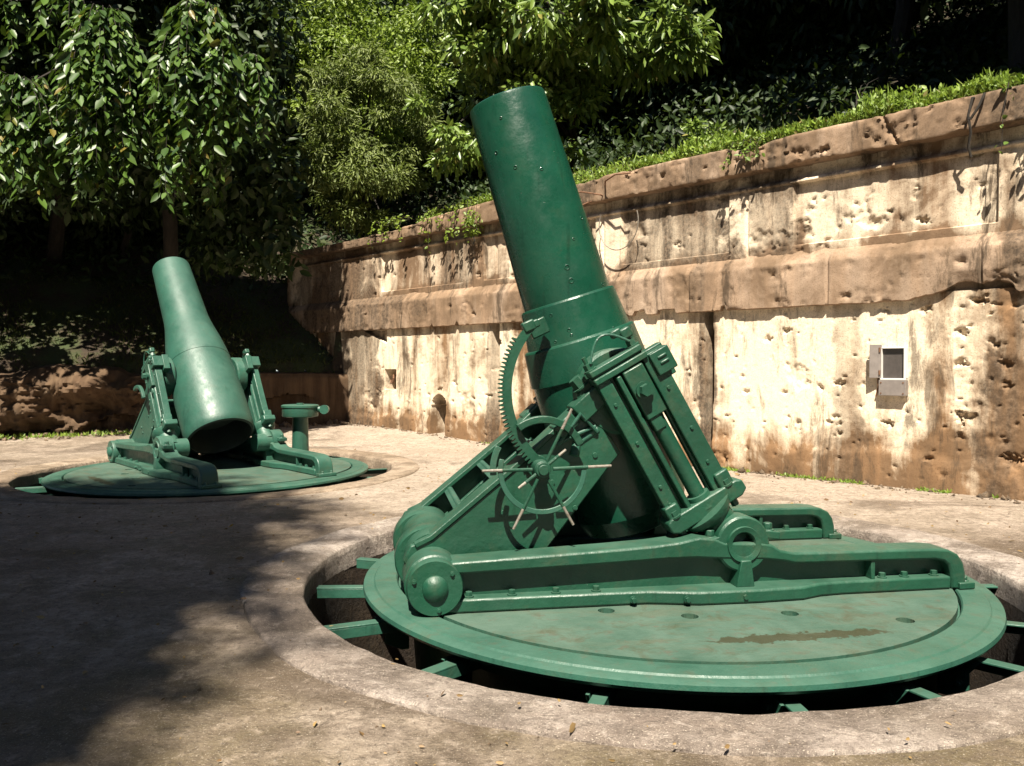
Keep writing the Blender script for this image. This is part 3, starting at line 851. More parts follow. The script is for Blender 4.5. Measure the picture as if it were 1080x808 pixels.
def sub(pts, step):
    out = []
    for (y0, z0), (y1, z1) in zip(pts[:-1], pts[1:]):
        k = max(1, int(round(math.hypot(y1 - y0, z1 - z0) / step)))
        for i in range(k): out.append((y0 + (y1 - y0) * i / k, z0 + (z1 - z0) * i / k))
    return out + [pts[-1]]
def spall(A, Z, f, seed, lo=.12, depth=.03):
    n_ = vnoise(A * f, Z * f, seed, 6, .62)
    return sst(n_, lo, lo + .025) * depth * (1 + 1.2 * vnoise(A * f * 6, Z * f * 6, seed + 1, 4, .7)) + sst(n_, lo + .08, lo + .10) * depth * .7
sst = lambda x, a, b: np.clip((x - a) / (b - a), 0, 1) ** 2 * (3 - 2 * np.clip((x - a) / (b - a), 0, 1))

a_fine = np.concatenate([np.arange(-20, -8, .03), np.arange(-8, 1.6, .02)])
def low_disp(A, Y, Z):
    dy = vnoise(A * .5, Z * .5, 1, 3) * .018 + vnoise(A * 9, Z * 9, 2, 4) * .006 + spall(A, Z, 1.3, 101, .2, .02)
    dy += craters(A, Z, 900, 5, -16.5, 1.5, .1, 2.4, .014, .038)
    dy += craters(A, Z, 330, 6, -16.5, 1.5, .15, 2.4, .016, .075, lambda a, z: .35 + .65 * (a > -6))
    dy += craters(A, Z, 110, 7, -3.4, 1.5, .3, 2.4, .03, .11)
    dy += sst(A, -3.9, -2.6) * (np.abs(vnoise(A * 2.2, Z * 2.2, 14, 5)) * .12)
    dy += .34 * (1 - sst(np.abs(A + 6.91 + .015 * np.sin(Z * 3)), .05, .075)) + .28 * (1 - sst(np.abs(A + 11.80), .06, .085))
    arch = (np.abs(A + 13.61) < .24) & (Z > .06) & ((Z < .72) | (np.hypot(A + 13.61, Z - .72) < .24))
    dy += arch * .55
    hole = (np.abs(A + 15.39) < .22) & (np.abs(Z - 1.27) < .23)
    dy += hole * .35
    hole2 = (np.abs(A + 16.0) < .45) & (Z > 2.1) & (Z < 2.42) & (Z - 2.1 > (-15.55 - A) * .36)
    dy += hole2 * .12
    # the lowest course stands a little proud, ragged at the top
    dy -= .03 * (1 - sst(Z, .36 + vnoise(A * 2, A * 0, 9, 3) * .25, .5 + vnoise(A * 2, A * 0, 9, 3) * .25))
    return dy, 0 * dy
sweep('lower_face', sub([(0, -.12), (0, 2.52)], .022), a_fine, M['wall_low'], low_disp, WALL)

a_mid = np.concatenate([np.arange(-20.3, -8, .04), np.arange(-8, 1.6, .025)])
def ledge_disp(A, Y, Z):
    front = np.exp(-((Y + .085) / .05) ** 2)
    dy = vnoise(A * .6, Z * 1, 21, 3) * .012 + vnoise(A * 9, Z * 9, 22, 4) * .006 + spall(A, Z + Y, 1.9, 121, .14, .018) + spall(A, Z + Y, 4.5, 122, .14, .012)
    dy += front * craters(A, Z, 75, 23, -18, 1.5, 2.45, 3.05, .016, .06)
    edge = np.clip(1 - (Z - 2.42) / .34, 0, 1) * (Y < .02)
    nz = vnoise(A * 1.6, A * 0, 24, 5)
    brk = np.clip(nz * 1.4 - .2, 0, 1) * .05 + sst(A, -4.6, -3.2) * np.clip(vnoise(A * 2.3, A * 0 + 3, 25, 5) + .22, 0, 1) * .42
    dz = edge * brk + edge * .07 * sst(vnoise(A * 2.1, A * 0, 27, 5, .65), .16, .19)
    dz += edge * vnoise(A * 14, A * 0, 26, 3) * .02
    # joints in the ledge
    for ja in (-5.0, -7.25, -9.1, -9.9, -11.8, -14.2, -16.6, -3.1):
        dy += front * .03 * (1 - sst(np.abs(A - ja), .008, .022))
    dy += edge * brk * .25
    return dy, dz
sweep('ledge', sub([(.10, 2.43), (-.02, 2.425), (-.075, 2.428), (-.088, 2.437), (-.09, 3.02), (-.082, 3.04), (-.02, 3.14), (.10, 3.25)], .03), a_mid, M['ledge'], ledge_disp, WALL)

PANELS = [(-5.55, -2.95), (-8.7, -6.6), (-12.2, -9.3), (-15.8, -12.9), (-2.6, .3)]
def up_disp(A, Y, Z):
    dy = vnoise(A * .5, Z * .5, 31, 3) * .014 + vnoise(A * 9, Z * 9, 32, 4) * .006 + spall(A, Z, 1.7, 131, .16, .025)
    dy += craters(A, Z, 85, 33, -20, 1.5, 3.25, 4.4, .014, .07)
    for p0, p1 in PANELS:
        ins = (A > p0) & (A < p1) & (Z > 3.32) & (Z < 4.20)
        dy += ins * .055
    dy += .05 * sst(Z, 4.25, 4.27) * (1 - sst(Z, 4.9, 5)) - .03 * (np.abs(Z - 4.235) < .03)
    dy += np.clip(vnoise(A * 1.3, Z * 1.3, 37, 5) - .2, 0, 1) * .4
    for ja in (-6.3, -9.1, -11.9, -12.6):
        dy += .04 * (1 - sst(np.abs(A - ja), .01, .03))
    return dy, 0 * dy
sweep('upper_face', sub([(.05, 3.18), (.05, 4.50)], .022), a_mid, M['wall_up'], up_disp, WALL)

def cop_disp(A, Y, Z):
    dy = vnoise(A * .7, Z * 1, 41, 3) * .014 + vnoise(A * 9, Z * 9 + Y * 8, 42, 4) * .008 + spall(A, Z + Y, 1.7, 141, .11, .028) + spall(A, Z + Y, 4.5, 142, .12, .016)
    front = (Y < .0)
    dy += front * craters(A, Z, 55, 43, -20, 1.5, 4.45, 4.85, .02, .09)
    low = np.clip(1 - (Z - 4.43) / .2, 0, 1) * front
    dz = low * (np.clip(vnoise(A * 1.7, A * 0, 44, 5) - .1, 0, 1) * .16) + vnoise(A * 9, Y * 9, 45, 4) * .025
    top_ = sst(Z, 4.6, 4.86)
    dz += -top_ * np.clip(vnoise(A * 1.1, A * 0 + 8, 46, 4) - .05, 0, 1) * .35
    dz += -top_ * .28 * sst(-A, 11, 18.5)
    dy += .05 * front * (1 - sst(np.abs(A + 4.15 + (Z - 4.6) * .5), .01, .035))
    return dy, dz
sweep('coping', sub([(.12, 4.44), (-.09, 4.442), (-.115, 4.447), (-.12, 4.46), (-.125, 4.82), (-.115, 4.85), (-.08, 4.866), (.4, 4.9), (1.1, 4.84)], .03), a_mid, M['ledge'], cop_disp, WALL)
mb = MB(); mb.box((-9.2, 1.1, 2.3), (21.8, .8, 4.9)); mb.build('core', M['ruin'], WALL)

# service box let into the wall
bx = empty('meter_box', wpt(-4.12, -.03, 1.20), math.atan2(ta.y, ta.x)); tag(bx, 'small grey service box with a white frame set into the wall', 'box')
mb = MB(); mb.box((.0, -.01, .10), (.34, .10, .20)); mb.build('lower_panel', M['boxgrey'], bx, .004)
mb = MB()
for c_, s_ in (((-.15, 0, .42), (.018, .075, .385)), ((.15, 0, .42), (.03, .075, .39)), ((0, 0, .215), (.32, .08, .022)), ((0, 0, .622), (.33, .075, .012))): mb.box(c_, s_)
mb.build('white_frame', M['white'], bx, .003)
mb = MB(); mb.box((0, .015, .42), (.29, .02, .39)); mb.build('pane', M['boxpane'], bx)
mb = MB(); mb.box((-.215, -.05, .45), (.15, .02, .44), Matrix.Rotation(R(18), 3, 'Z')); mb.build('open_door', M['boxgrey'], bx, .003)
for z in (.30, .60):
    mb = MB(); mb.cyl((-.165, -.05, z - .03), (-.165, -.05, z + .03), .012, seg=10); mb.build('hinge', M['rust'], bx)
for x, z in ((-.14, .03), (.14, .03), (-.14, .17), (.14, .17)):
    mb = MB(); mb.cyl((x, -.058, z), (x, -.066, z), .010, seg=10); mb.build('screw', M['rust'], bx)
mb = MB(); mb.tube([(-.20, .0, .24), (-.205, .01, .1), (-.23, .01, -.02)], .010, 8); mb.build('conduit', M['rust'], bx)

# rusted reinforcing bars
def wl(name, label, cat, strands, rad, mat=None):
    mb = MB()
    for s in strands: mb.tube([wpt(*p) for p in s], rad, 8)
    return tag(mb.build(name, mat or M['rust']), label, cat)
wl('reinforcing_bar', 'rusty bent reinforcing bars poking out of the coping beside the near barrel', 'rebar',
   [[(-9.0, .1, 4.50), (-8.95, -.2, 4.52), (-9.2, -.38, 4.58), (-9.6, -.36, 4.62), (-9.9, -.3, 4.63)], [(-9.1, .1, 4.6), (-8.8, -.25, 4.72), (-8.5, -.36, 4.76), (-8.2, -.34, 4.74)], [(-9.3, .0, 4.48), (-9.15, -.25, 4.42), (-9.3, -.32, 4.36)]], .014)
loop = [(-8.62 + .42 * math.cos(t), -.12, 4.0 + .45 * math.sin(t)) for t in np.linspace(math.pi * .86, math.pi * 2.12, 22)]
wl('wire_loop', 'thin grey wire loop hanging on the wall below the coping', 'wire', [loop], .009, M['steel'])
wl('hook', 'rusty iron hook in the square wall opening', 'hook', [[(-15.39, .2, 1.35), (-15.36, .06, 1.36), (-15.30, .02, 1.30), (-15.33, .02, 1.2), (-15.42, .03, 1.18), (-15.45, .05, 1.25)]], .02)
wl('hanging_root', 'pale dry root hanging over the coping near the right edge', 'root',
   [[(-3.2, .1, 4.88), (-3.18, -.2, 4.8), (-3.22, -.21, 4.6), (-3.2, -.17, 4.4), (-3.24, -.12, 4.25), (-3.22, -.08, 4.12)], [(-3.15, .1, 4.88), (-3.05, -.2, 4.82), (-3.1, -.22, 4.68), (-3.2, -.2, 4.55)]], .016, M['bark'])

# ------------------------------------------------------------------ low ruined wall on the left and the earth bank
RW = [Vector((-17, 16.0, 0)), Vector((-12, 16.6, 0)), Vector((-8.1, 17.9, 0)), Vector((-3.6, 20.2, 0))]
def rw_dist(x, y):
    """signed distance behind the low wall line (positive = behind)"""
    best = None
    for A, B in zip(RW[:-1], RW[1:]):
        d = B - A; L = d.length; d = d / L
        s = (x - A.x) * d.x + (y - A.y) * d.y
        q = -(x - A.x) * d.y + (y - A.y) * d.x
        sc_ = min(max(s, 0), L); dd = math.hypot(x - (A.x + d.x * sc_), y - (A.y + d.y * sc_))
        if best is None or dd < best[0]: best = (dd, math.copysign(dd, q))
    return best[1]
def bank_h(x, y):
    a = (x - WO.x) * ta.x + (y - WO.y) * ta.y
    d = (x - WO.x) * nn.x + (y - WO.y) * nn.y
    zr = 4.80 + .30 * max(0, d - .9) + (.25 * max(0, d - 5))
    if a < -11: zr -= .28 * min(1, (-11 - a) / 7)
    q = rw_dist(x, y)
    zl = 1.36 + .62 * max(q, -.3) - 1.1 * max(0, .4 - q)
    t = min(1, max(0, (a + 22.0) / 3.0)); t = t * t * (3 - 2 * t)
    if d < .2: t = 0
    return (zl * (1 - t) + zr * t), a, d, q
def make_bank():
    st = .3
    xs = np.arange(-30, 26, st); ys = np.arange(6, 52, st)
    H = np.zeros((len(xs), len(ys))); ok = np.zeros_like(H, bool)
    for i, x in enumerate(xs):
        for j, y in enumerate(ys):
            h, a, d, q = bank_h(x, y)
            H[i, j] = h
            ok[i, j] = (q > -.05 and a < -16.3) or (d > .55 and a > -19.5 ) or (q > .0 and a <= -19.5)
            if a > -16.3 and d < .55: ok[i, j] = False
    X, Yg = np.meshgrid(xs, ys, indexing='ij')
    H += vnoise(X * .5, Yg * .5, 51, 5) * .5 * np.clip((Yg - 10) / 6, .3, 1) * .5 + vnoise(X * 2.5, Yg * 2.5, 52, 3) * .10
    V = np.stack([X, Yg, H], -1).reshape(-1, 3); m = len(ys)
    F = []
    for i in range(len(xs) - 1):
        for j in range(m - 1):
            if ok[i, j] and ok[i + 1, j] and ok[i, j + 1] and ok[i + 1, j + 1]:
                F.append((i * m + j, (i + 1) * m + j, (i + 1) * m + j + 1, i * m + j + 1))
    me = np_mesh('earth_bank', V, np.array(F), 4); me.shade_smooth()
    tag(link_mesh('earth_bank', me, M['bank']), kind='structure')
make_bank()

def ruined_wall():
    # sweep along the polyline; rough broken face undercut at the left
    pts = []
    for A, B in zip(RW[:-1], RW[1:]):
        n = int((B - A).length / .07)
        for k in range(n * 2): pts.append(A.lerp(B, k / n / 2))
    pts.append(RW[-1])
    n = len(pts)
    sec = sub([(0, -.1), (0, 1.30), (.06, 1.40), (.5, 1.46), (.9, 1.42), (2.2, 1.30)], .04); m = len(sec)
    P = np.array([[p.x, p.y] for p in pts])
    T = np.gradient(P, axis=0); T /= np.linalg.norm(T, axis=1)[:, None]; N = np.stack([-T[:, 1], T[:, 0]], -1)
    s = np.cumsum(np.r_[0, np.linalg.norm(np.diff(P, axis=0), axis=1)])
    S = np.repeat(s[:, None], m, 1); Yv = np.repeat(np.array([q[0] for q in sec])[None], n, 0); Z = np.repeat(np.array([q[1] for q in sec])[None], n, 0)
    px = np.repeat(P[:, :1], m, 1)
    rough = sst(-px, 6.6, 8.2)
    d = rough * (vnoise(S * .9, Z * 1.5, 61, 6, .6) * 1.5 - .10 + vnoise(S * 4, Z * 5, 62, 4) * .25 - .25 * sst(Z, .75, 1.15))
    under = (Z < .78 + vnoise(S * 1.2, S * 0, 63, 4) * .5 - sst(-px, 6.0, 10.5) * .55) * 1.0
    d += under * .30 * sst(-px, 4.6, 5.6)
    d += vnoise(S * 3, Z * 3, 64, 4) * .04
    top_ = sst(Z, 1.2, 1.4)
    Zn = Z + top_ * vnoise(S * 1.1, S * 0 + 4, 65, 5) * .35 * (.25 + rough)
    d = d * (1 - .6 * top_)
    XY_ = P[:, None, :] + N[:, None, :] * (Yv + d)[..., None]
    V = np.concatenate([XY_, Zn[..., None]], -1).reshape(-1, 3)
    i, j = np.meshgrid(np.arange(n - 1), np.arange(m - 1), indexing='ij'); b0 = (i * m + j).ravel()
    me = np_mesh('ruined_wall', V, np.stack([b0, b0 + m, b0 + m + 1, b0 + 1], -1), 4)
    me.shade_smooth(); me.set_sharp_from_angle(angle=R(45))
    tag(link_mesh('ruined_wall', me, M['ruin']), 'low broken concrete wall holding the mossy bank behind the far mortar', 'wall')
ruined_wall()

# ------------------------------------------------------------------ leaves
def unit(v): return v / np.maximum(np.linalg.norm(v, axis=-1, keepdims=True), 1e-9)
def leaf_mesh(name, P, D, L, W=.4, r=rng, fold=.18, face=1.1):
    n = len(P)
    W = np.broadcast_to(np.asarray(W, float), (n,))[:, None]
    D = unit(D); L = np.broadcast_to(np.asarray(L, float), (n,))[:, None]
    S = unit(np.cross(D, r.normal(size=(n, 3)) + np.array([-.08, -.62, .78]) * face))   # blades turn towards the light
    N = np.cross(S, D)
    curl = r.uniform(-.02, .16, (n, 1))                      # the tip bends away from the face
    a = P; t = P + D * L - N * L * curl
    m1 = P + D * L * .28; m2 = P + D * L * .64 - N * L * curl * .35
    V = np.stack([a, m1 + (S * W * .44 + N * fold * .42) * L, m2 + (S * W * .40 + N * fold * .30) * L, t,
                  m2 + (-S * W * .40 + N * fold * .30) * L, m1 + (-S * W * .44 + N * fold * .42) * L], 1).reshape(-1, 3)
    b = np.arange(n)[:, None] * 6
    F = np.concatenate([b + [0, 1, 2, 3], b + [0, 3, 4, 5]], 1).reshape(-1, 4)
    me = np_mesh(name, V, F, 4)
    return me

def clump_leaves(C, rad, per, L, r, droop=.5, flatten=.7):
    """leaf positions around clump centres"""
    P, D, Ls = [], [], []
    for c, q in zip(C, rad):
        # twigs radiate from the clump
        k = per
        dirs = unit(r.normal(size=(k, 3)) * [1, 1, .8])
        u_ = r.random((k, 1)) ** .55
        p = c + dirs * u_ * q * [1, 1, flatten]
        d = dirs * .7 + r.normal(size=(k, 3)) * .45 + [0, 0, -droop]
        P.append(p); D.append(d); Ls.append(L * r.uniform(.65, 1.25, k))
    return np.concatenate(P), np.concatenate(D), np.concatenate(Ls)

def limbs(mb, base, top, C, r0, rnd, n):
    """trunk from base to top plus n limbs towards clump centres"""
    base, top = Vector(base), Vector(top)
    pts = [base.lerp(top, k / 6) + Vector((rnd.uniform(-.12, .12), rnd.uniform(-.12, .12), 0)) * (1 if 0 < k < 6 else 0) for k in range(7)]
    mb.tube(pts, [r0 * (1 - .55 * k / 6) for k in range(7)], 10)
    C = [Vector(c) for c in C]
    for c in rnd.sample(C, min(n, len(C))):
        k = rnd.randint(3, 6); s = pts[k]
        mid = s.lerp(c, .5) + Vector((rnd.uniform(-.2, .2), rnd.uniform(-.2, .2), rnd.uniform(.1, .5)))
        mb.tube([s, s.lerp(mid, .55) + Vector((0, 0, .12)), mid, mid.lerp(c, .6), c], [r0 * .38, r0 * .3, r0 * .2, r0 * .13, r0 * .05], 7)

def crown_centres(n, rx, ry, rz, r, shell=.35):
    d = unit(r.normal(size=(n, 3)))
    u_ = (shell + (1 - shell) * r.random((n, 1)) ** .5)
    return d * u_ * [rx, ry, rz]

def tree(name, label, loc, h, rx, ry, rz, n_cl, per, leaf, mat, seed, cl_r=.8, droop=.5, trunk_r=.2, lean=(0, 0), group=None, W=.42, nl=9, clip=None, shell=.35, cat='tree', at_=None):
    r = np.random.default_rng(seed); rnd = random.Random(seed)
    T = empty(name, loc); tag(T, label, cat, group)
    if at_ is not None:
        h = at_[2] - loc[2]; lean = (at_[0] - loc[0], at_[1] - loc[1])
    cc = np.array([lean[0], lean[1], h])
    C = crown_centres(n_cl, rx, ry, rz, r, shell) + cc
    if clip is not None: C = C[clip(C)]
    P, D, L = clump_leaves(C, cl_r * r.uniform(.6, 1.3, len(C)), per, leaf, r, droop)
    link_mesh('crown', leaf_mesh('crown', P, D, L, W, r), mat, T)
    mb = MB(); limbs(mb, (0, 0, -.4), (lean[0] * .8, lean[1] * .8, h * .92), [tuple(c) for c in C], trunk_r, rnd, nl)
    mb.build('trunk', M['bark'], T)
    return T
def copy_tree(src, loc, rz, s, label=None):
    r_ = src.copy(); COL.objects.link(r_); r_.location = loc; r_.rotation_euler = (0, 0, rz); r_.scale = (s, s, s)
    if label: r_['label'] = label
    for ch in src.children:
        c = ch.copy(); COL.objects.link(c); c.parent = r_
    return r_
def on_bank(x, y): return (x, y, bank_h(x, y)[0] - .1)

# --- the drooping glossy tree at the upper left
def drooping_tree():
    base = Vector(on_bank(-8.1, 19.5)); T = empty('drooping_tree', base)
    tag(T, 'tree with long glossy drooping leaf sprays lit by the sun at the upper left', 'tree')
    r = np.random.default_rng(77); rnd = random.Random(77)
    PP, DD, LL = [], [], []
    mb = MB()
    heads = [(-9.1, 15.0, 6.7, .62, 58, 2.2), (-7.55, 15.0, 7.9, .60, 78, 3.1), (-5.75, 15.0, 8.05, .66, 86, 3.5), (-6.6, 15.3, 6.9, .34, 20, 2.0), (-8.4, 15.5, 8.5, .45, 16, 1.2), (-4.95, 15.5, 7.3, .3, 12, 1.6), (-9.9, 15.6, 8.6, .5, 18, 1.3), (-10.7, 15.0, 6.2, .6, 40, 2.4)]
    fork = base + Vector((.9, -1.6, 4.2))
    mb.tube([base + Vector((0, 0, -.4)), base + Vector((.1, -.5, 1.5)), base + Vector((.4, -1.3, 3.2)), fork], [.20, .17, .15, .12], 12)
    for hx, hy, hz, hr, ns, ln in heads:
        h = Vector((hx, hy, hz)); mid = fork.lerp(h, .55) + Vector((0, 0, .75))
        mb.tube([fork, fork.lerp(mid, .5) + Vector((0, 0, .4)), mid, mid.lerp(h, .5) + Vector((0, 0, .35)), h], [.09, .07, .045, .028, .012], 8)
        for k in range(ns):
            an = rnd.uniform(0, 2 * math.pi); rr = hr * math.sqrt(rnd.random())
            st = h + Vector((rr * .35 * math.cos(an), rr * .35 * math.sin(an), .25 * rnd.random()))
            l = ln * rnd.uniform(.45, 1.05) * (1.0 if rr < hr * .8 else .75)
            out = Vector((math.cos(an), math.sin(an), 0)) * rr
            pts = []
            for q in range(10):
                t = q / 9
                pts.append(st + out * (1 - (1 - t) ** 2) + Vector((0, 0, .12 * math.sin(min(1, t * 3) * math.pi) - l * t ** 1.35)))
            mb.tube(pts, [.008 * (1 - .6 * q / 9) for q in range(10)], 4, cap=False)
            nlf = int(l / .058)
            for q in range(nlf):
                t = (q + rnd.random()) / nlf * 9; i = min(8, int(t)); p = pts[i].lerp(pts[i + 1], t - i)
                side = Vector((rnd.uniform(-1, 1), rnd.uniform(-1, .6), 0)).normalized()
                PP.append(p - base); DD.append(side * .75 + Vector((0, 0, -.75)) + Vector((rnd.gauss(0, .2), rnd.gauss(0, .2), 0))); LL.append(min(.34, max(.09, rnd.lognormvariate(-1.56, .30))))
    o = mb.build('trunk', M['bark'], T); o.matrix_parent_inverse = Matrix.Translation(-base)
    link_mesh('crown', leaf_mesh('crown', np.array([tuple(p) for p in PP]), np.array([tuple(d) for d in DD]), np.array(LL), .44, r, .12), M['leaf_glossy'], T)
    n = 9000; x = r.uniform(-12.5, -4.6, n); y = r.normal(17.0, .7, n); z = 4.9 + r.random(n) * 5.2 + vnoise(x * .9, x * 0, 93, 3) * 1.6
    k = 1500; x[:k] = r.uniform(-6.9, -4.7, k); y[:k] = r.normal(17.6, .4, k); z[:k] = 3.7 + r.random(k) * 2.6
    link_mesh('shade_curtain', leaf_mesh('shade_curtain', np.stack([x, y, z], -1) - np.array(base), r.normal(size=(n, 3)) + [0, -.2, -.8], r.uniform(.16, .36, n), .45, r), M['leaf_dark'], T)  # dark leaves added to paint shade between the sprays and screen the bank
drooping_tree()

# --- sunlit trees behind the barrel
tree('feathery_tree', 'fine leaved yellowish green tree in the sun behind the left end of the wall', on_bank(-4.4, 24.0), 0, 2.0, 1.4, 2.2, 62, 330, .17, M['leaf_feather'], 101, .52, .5, .11, W=.24, nl=26, at_=(-3.7, 21.0, 7.4))
tree('broadleaf_tree', 'broad leaved sunlit tree reaching over the wall behind the barrel', on_bank(1.2, 20.5), 0, 3.2, 1.3, 1.0, 74, 120, .27, M['leaf_broad'], 102, .5, .75, .13, W=.36, nl=26, at_=(1.7, 16.6, 8.7))
tree('lime_tree', 'bright lime green tree at the top of the photo left of the barrel', on_bank(-5.4, 28.5), 0, 2.6, 1.8, 2.6, 80, 240, .17, M['leaf_lime'], 103, .85, .4, .16, nl=12, at_=(-4.9, 26.0, 11.2), clip=lambda C: ~((C[:, 0] < -.9) & (C[:, 2] > 7.6)))
tree('leafy_tree', 'dense mid green tree standing between the feathery and the broad leaved trees', on_bank(-.4, 22.6), 0, 1.9, 1.0, 1.7, 44, 130, .2, M['leaf_broad'], 104, .5, .6, .12, nl=20, at_=(-.2, 17.2, 7.2))
# --- shaded wood: canopy trees whose crowns sit above the picture
WG = 'shaded trees in the wood behind the battery'
WLAB = 'dark shaded tree in the wood behind the battery'
def wall_xy(a, d):
    p = wpt(a, d, 0); return p.x, p.y
x, y = wall_xy(-1.0, 4.4)
high = tree('woodland_tree', WLAB, on_bank(x, y), 5.6, 4.0, 4.0, 2.4, 210, 90, .37, M['leaf_dark'], 201, 1.25, .5, .24, (0, 0), WG, nl=12, shell=.05)
for k, (a, d, sc_) in enumerate([(-3.9, 4.8, 1.0), (2.6, 4.2, 1.0), (-2.5, 11, 1.15), (-8, 10.5, 1.1), (4, 10, 1.1)]):
    copy_tree(high, on_bank(*wall_xy(a, d)), k * 1.3 + .7, sc_)
for k, (x, y, sc_) in enumerate([(-12.8, 24.5, 1.05), (-17.0, 23.0, 1.1), (-10.0, 27.5, 1.0)]):
    copy_tree(high, on_bank(x, y), k * 1.9 + .2, sc_)
low = tree('woodland_tree', WLAB, on_bank(9, 24), 4.0, 3.4, 3.4, 3.0, 170, 85, .34, M['leaf_dark'], 202, 1.2, .6, .2, (0, 0), WG, nl=12, shell=.1)
for k, (x, y, sc_) in enumerate([(13, 19, 1.0), (5.5, 26, 1.0), (16.5, 14, 1.0), (1.5, 29, 1.1), (11, 30, 1.2), (-3.5, 32, 1.2), (-10.5, 29, 1.2), (-14.5, 27, 1.1), (-18.5, 26, 1.1), (-7.5, 30, 1.1), (-10.8, 22.6, .7), (-15, 20.6, .7), (5, 33, 1.2), (18, 22, 1.2)]):
    copy_tree(low, on_bank(x, y), k * 1.1, sc_)

# overhanging crowns above the bank, rooted on it
tree('overhanging_tree', 'tall dark tree on the bank whose crown hangs over the far mortar', on_bank(-12.5, 22.0), 0, 3.2, 1.7, 1.0, 200, 110, .34, M['leaf_dark'], 301, .95, .5, .2, nl=14, shell=.05, at_=(-8.6, 17.0, 10.7))
tree('overhanging_tree', 'tall dark tree on the bank at the far left edge leaning over the yard', on_bank(-16.5, 20.0), 0, 3.6, 3.3, 1.6, 220, 95, .34, M['leaf_dark'], 303, 1.15, .5, .22, nl=14, shell=.05, at_=(-14.0, 17.4, 10.2))
# trees standing round the yard outside the picture: yard trees shade the left floor, the unseen outer ring is added to block skylight
YG = 'trees standing round the yard'
yt = tree('yard_tree', 'leafy tree at the left side of the yard throwing shade over the floor', (-10.8, -11.5, 0), 0, 3.2, 3.2, 1.9, 380, 110, .30, M['leaf_dark'], 302, 1.0, .5, .24, (0, 0), YG, nl=14, shell=.05, at_=(-7.15, -11.0, 24))
copy_tree(yt, (-11.2, -8.7, 0), 0, 1.0, 'second leafy tree at the left side of the yard, further forward')
bt = tree('sky_screen_tree', 'unseen tall tree added beyond the left edge of the yard to block skylight', (-19, 2, 0), 9.5, 5.2, 5.2, 7.0, 330, 75, .62, M['leaf_dark'], 310, 1.6, .5, .3, (0, 0), YG, nl=12, shell=.25)
for k, (x, y, lb) in enumerate([(-20, 11, 'unseen tree added beyond the left edge near the ruined wall to block skylight'), (-17, -8, 'unseen tall tree added left of the yard, further back, to block skylight'), (-12, -17, 'unseen tall tree added behind the yard on the left to block skylight'), (-3, -20, 'unseen tree added straight behind the yard to block skylight'),
        (7, -19, 'unseen tree added behind the yard on the right to block skylight'), (15, -13, 'unseen tree added behind the right edge of the yard to block skylight'), (18, -4, 'unseen tree added beyond the right edge of the yard to block skylight'), (18, 5, 'unseen tree added beyond the right end of the battery wall to block skylight')]):
    copy_tree(bt, (x, y, 0), k * 2.1, 1.0 + .06 * (k % 3), lb)

# undergrowth on the shaded banks
def undergrowth():
    r = np.random.default_rng(61); n = 60000
    x = r.uniform(-22, 20, n); y = r.uniform(10, 36, n)
    q4 = [bank_h(a_, b_) for a_, b_ in zip(x, y)]
    ok = np.array([(d > 2.3 and a > -19) or (q > 3.6 and (a < -19.5)) for _, a, d, q in q4])
    hh = np.array([q[0] for q in q4])
    hgt = np.clip(vnoise(x * .35, y * .35, 62, 4) + .45, .05, 1) * 2.2
    dd = np.array([min(1, max(.12, (d - 2.2) / 3)) if a > -19 else min(1, max(.1, (q - 3.4) / 3)) for _, a, d, q in q4])
    z = hh + r.random(n) ** 1.3 * hgt * dd
    P = np.stack([x, y, z], -1)[ok]
    D = r.normal(size=(len(P), 3)) + [0, -.2, .1]
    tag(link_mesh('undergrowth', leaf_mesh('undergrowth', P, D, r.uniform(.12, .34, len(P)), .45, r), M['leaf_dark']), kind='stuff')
undergrowth()

# far wood closing the view
def far_wood():
    r = np.random.default_rng(9); n = 26000
    x = r.uniform(-32, 26, n); y = r.uniform(34, 44, n)
    z = np.array([bank_h(a, b)[0] for a, b in zip(x, y)]) + r.random(n) ** 1.2 * (11 - 6.0 * np.exp(-((x + 9.6) / 1.0) ** 2))
    P = np.stack([x, y, z], -1); D = r.normal(size=(n, 3)) + [0, -.4, -.5]
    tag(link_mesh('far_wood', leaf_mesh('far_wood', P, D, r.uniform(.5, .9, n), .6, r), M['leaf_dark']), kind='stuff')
far_wood()

# shrubs and small plants
tree('shrub', 'bright green leafy shrub on top of the wall right of the barrel', wpt(-7.9, 1.5, 4.9), .55, .38, .35, .55, 16, 60, .13, M['leaf_broad'], 401, .24, .2, .03, nl=8, cat='shrub')
tree('hanging_plant', 'small yellowish plant clinging to the coping left of the barrel', wpt(-12.35, -.12, 4.45), .02, .18, .12, .26, 9, 40, .07, M['leaf_lime'], 402, .14, .5, .015, nl=4, cat='plant')
tree('sapling', 'thin dark sapling on the wall top below the dark wood', wpt(-5.6, 2.2, 5.1), .75, .5, .4, .4, 9, 26, .16, M['leaf_dark'], 403, .25, .3, .02, nl=7, cat='sapling')

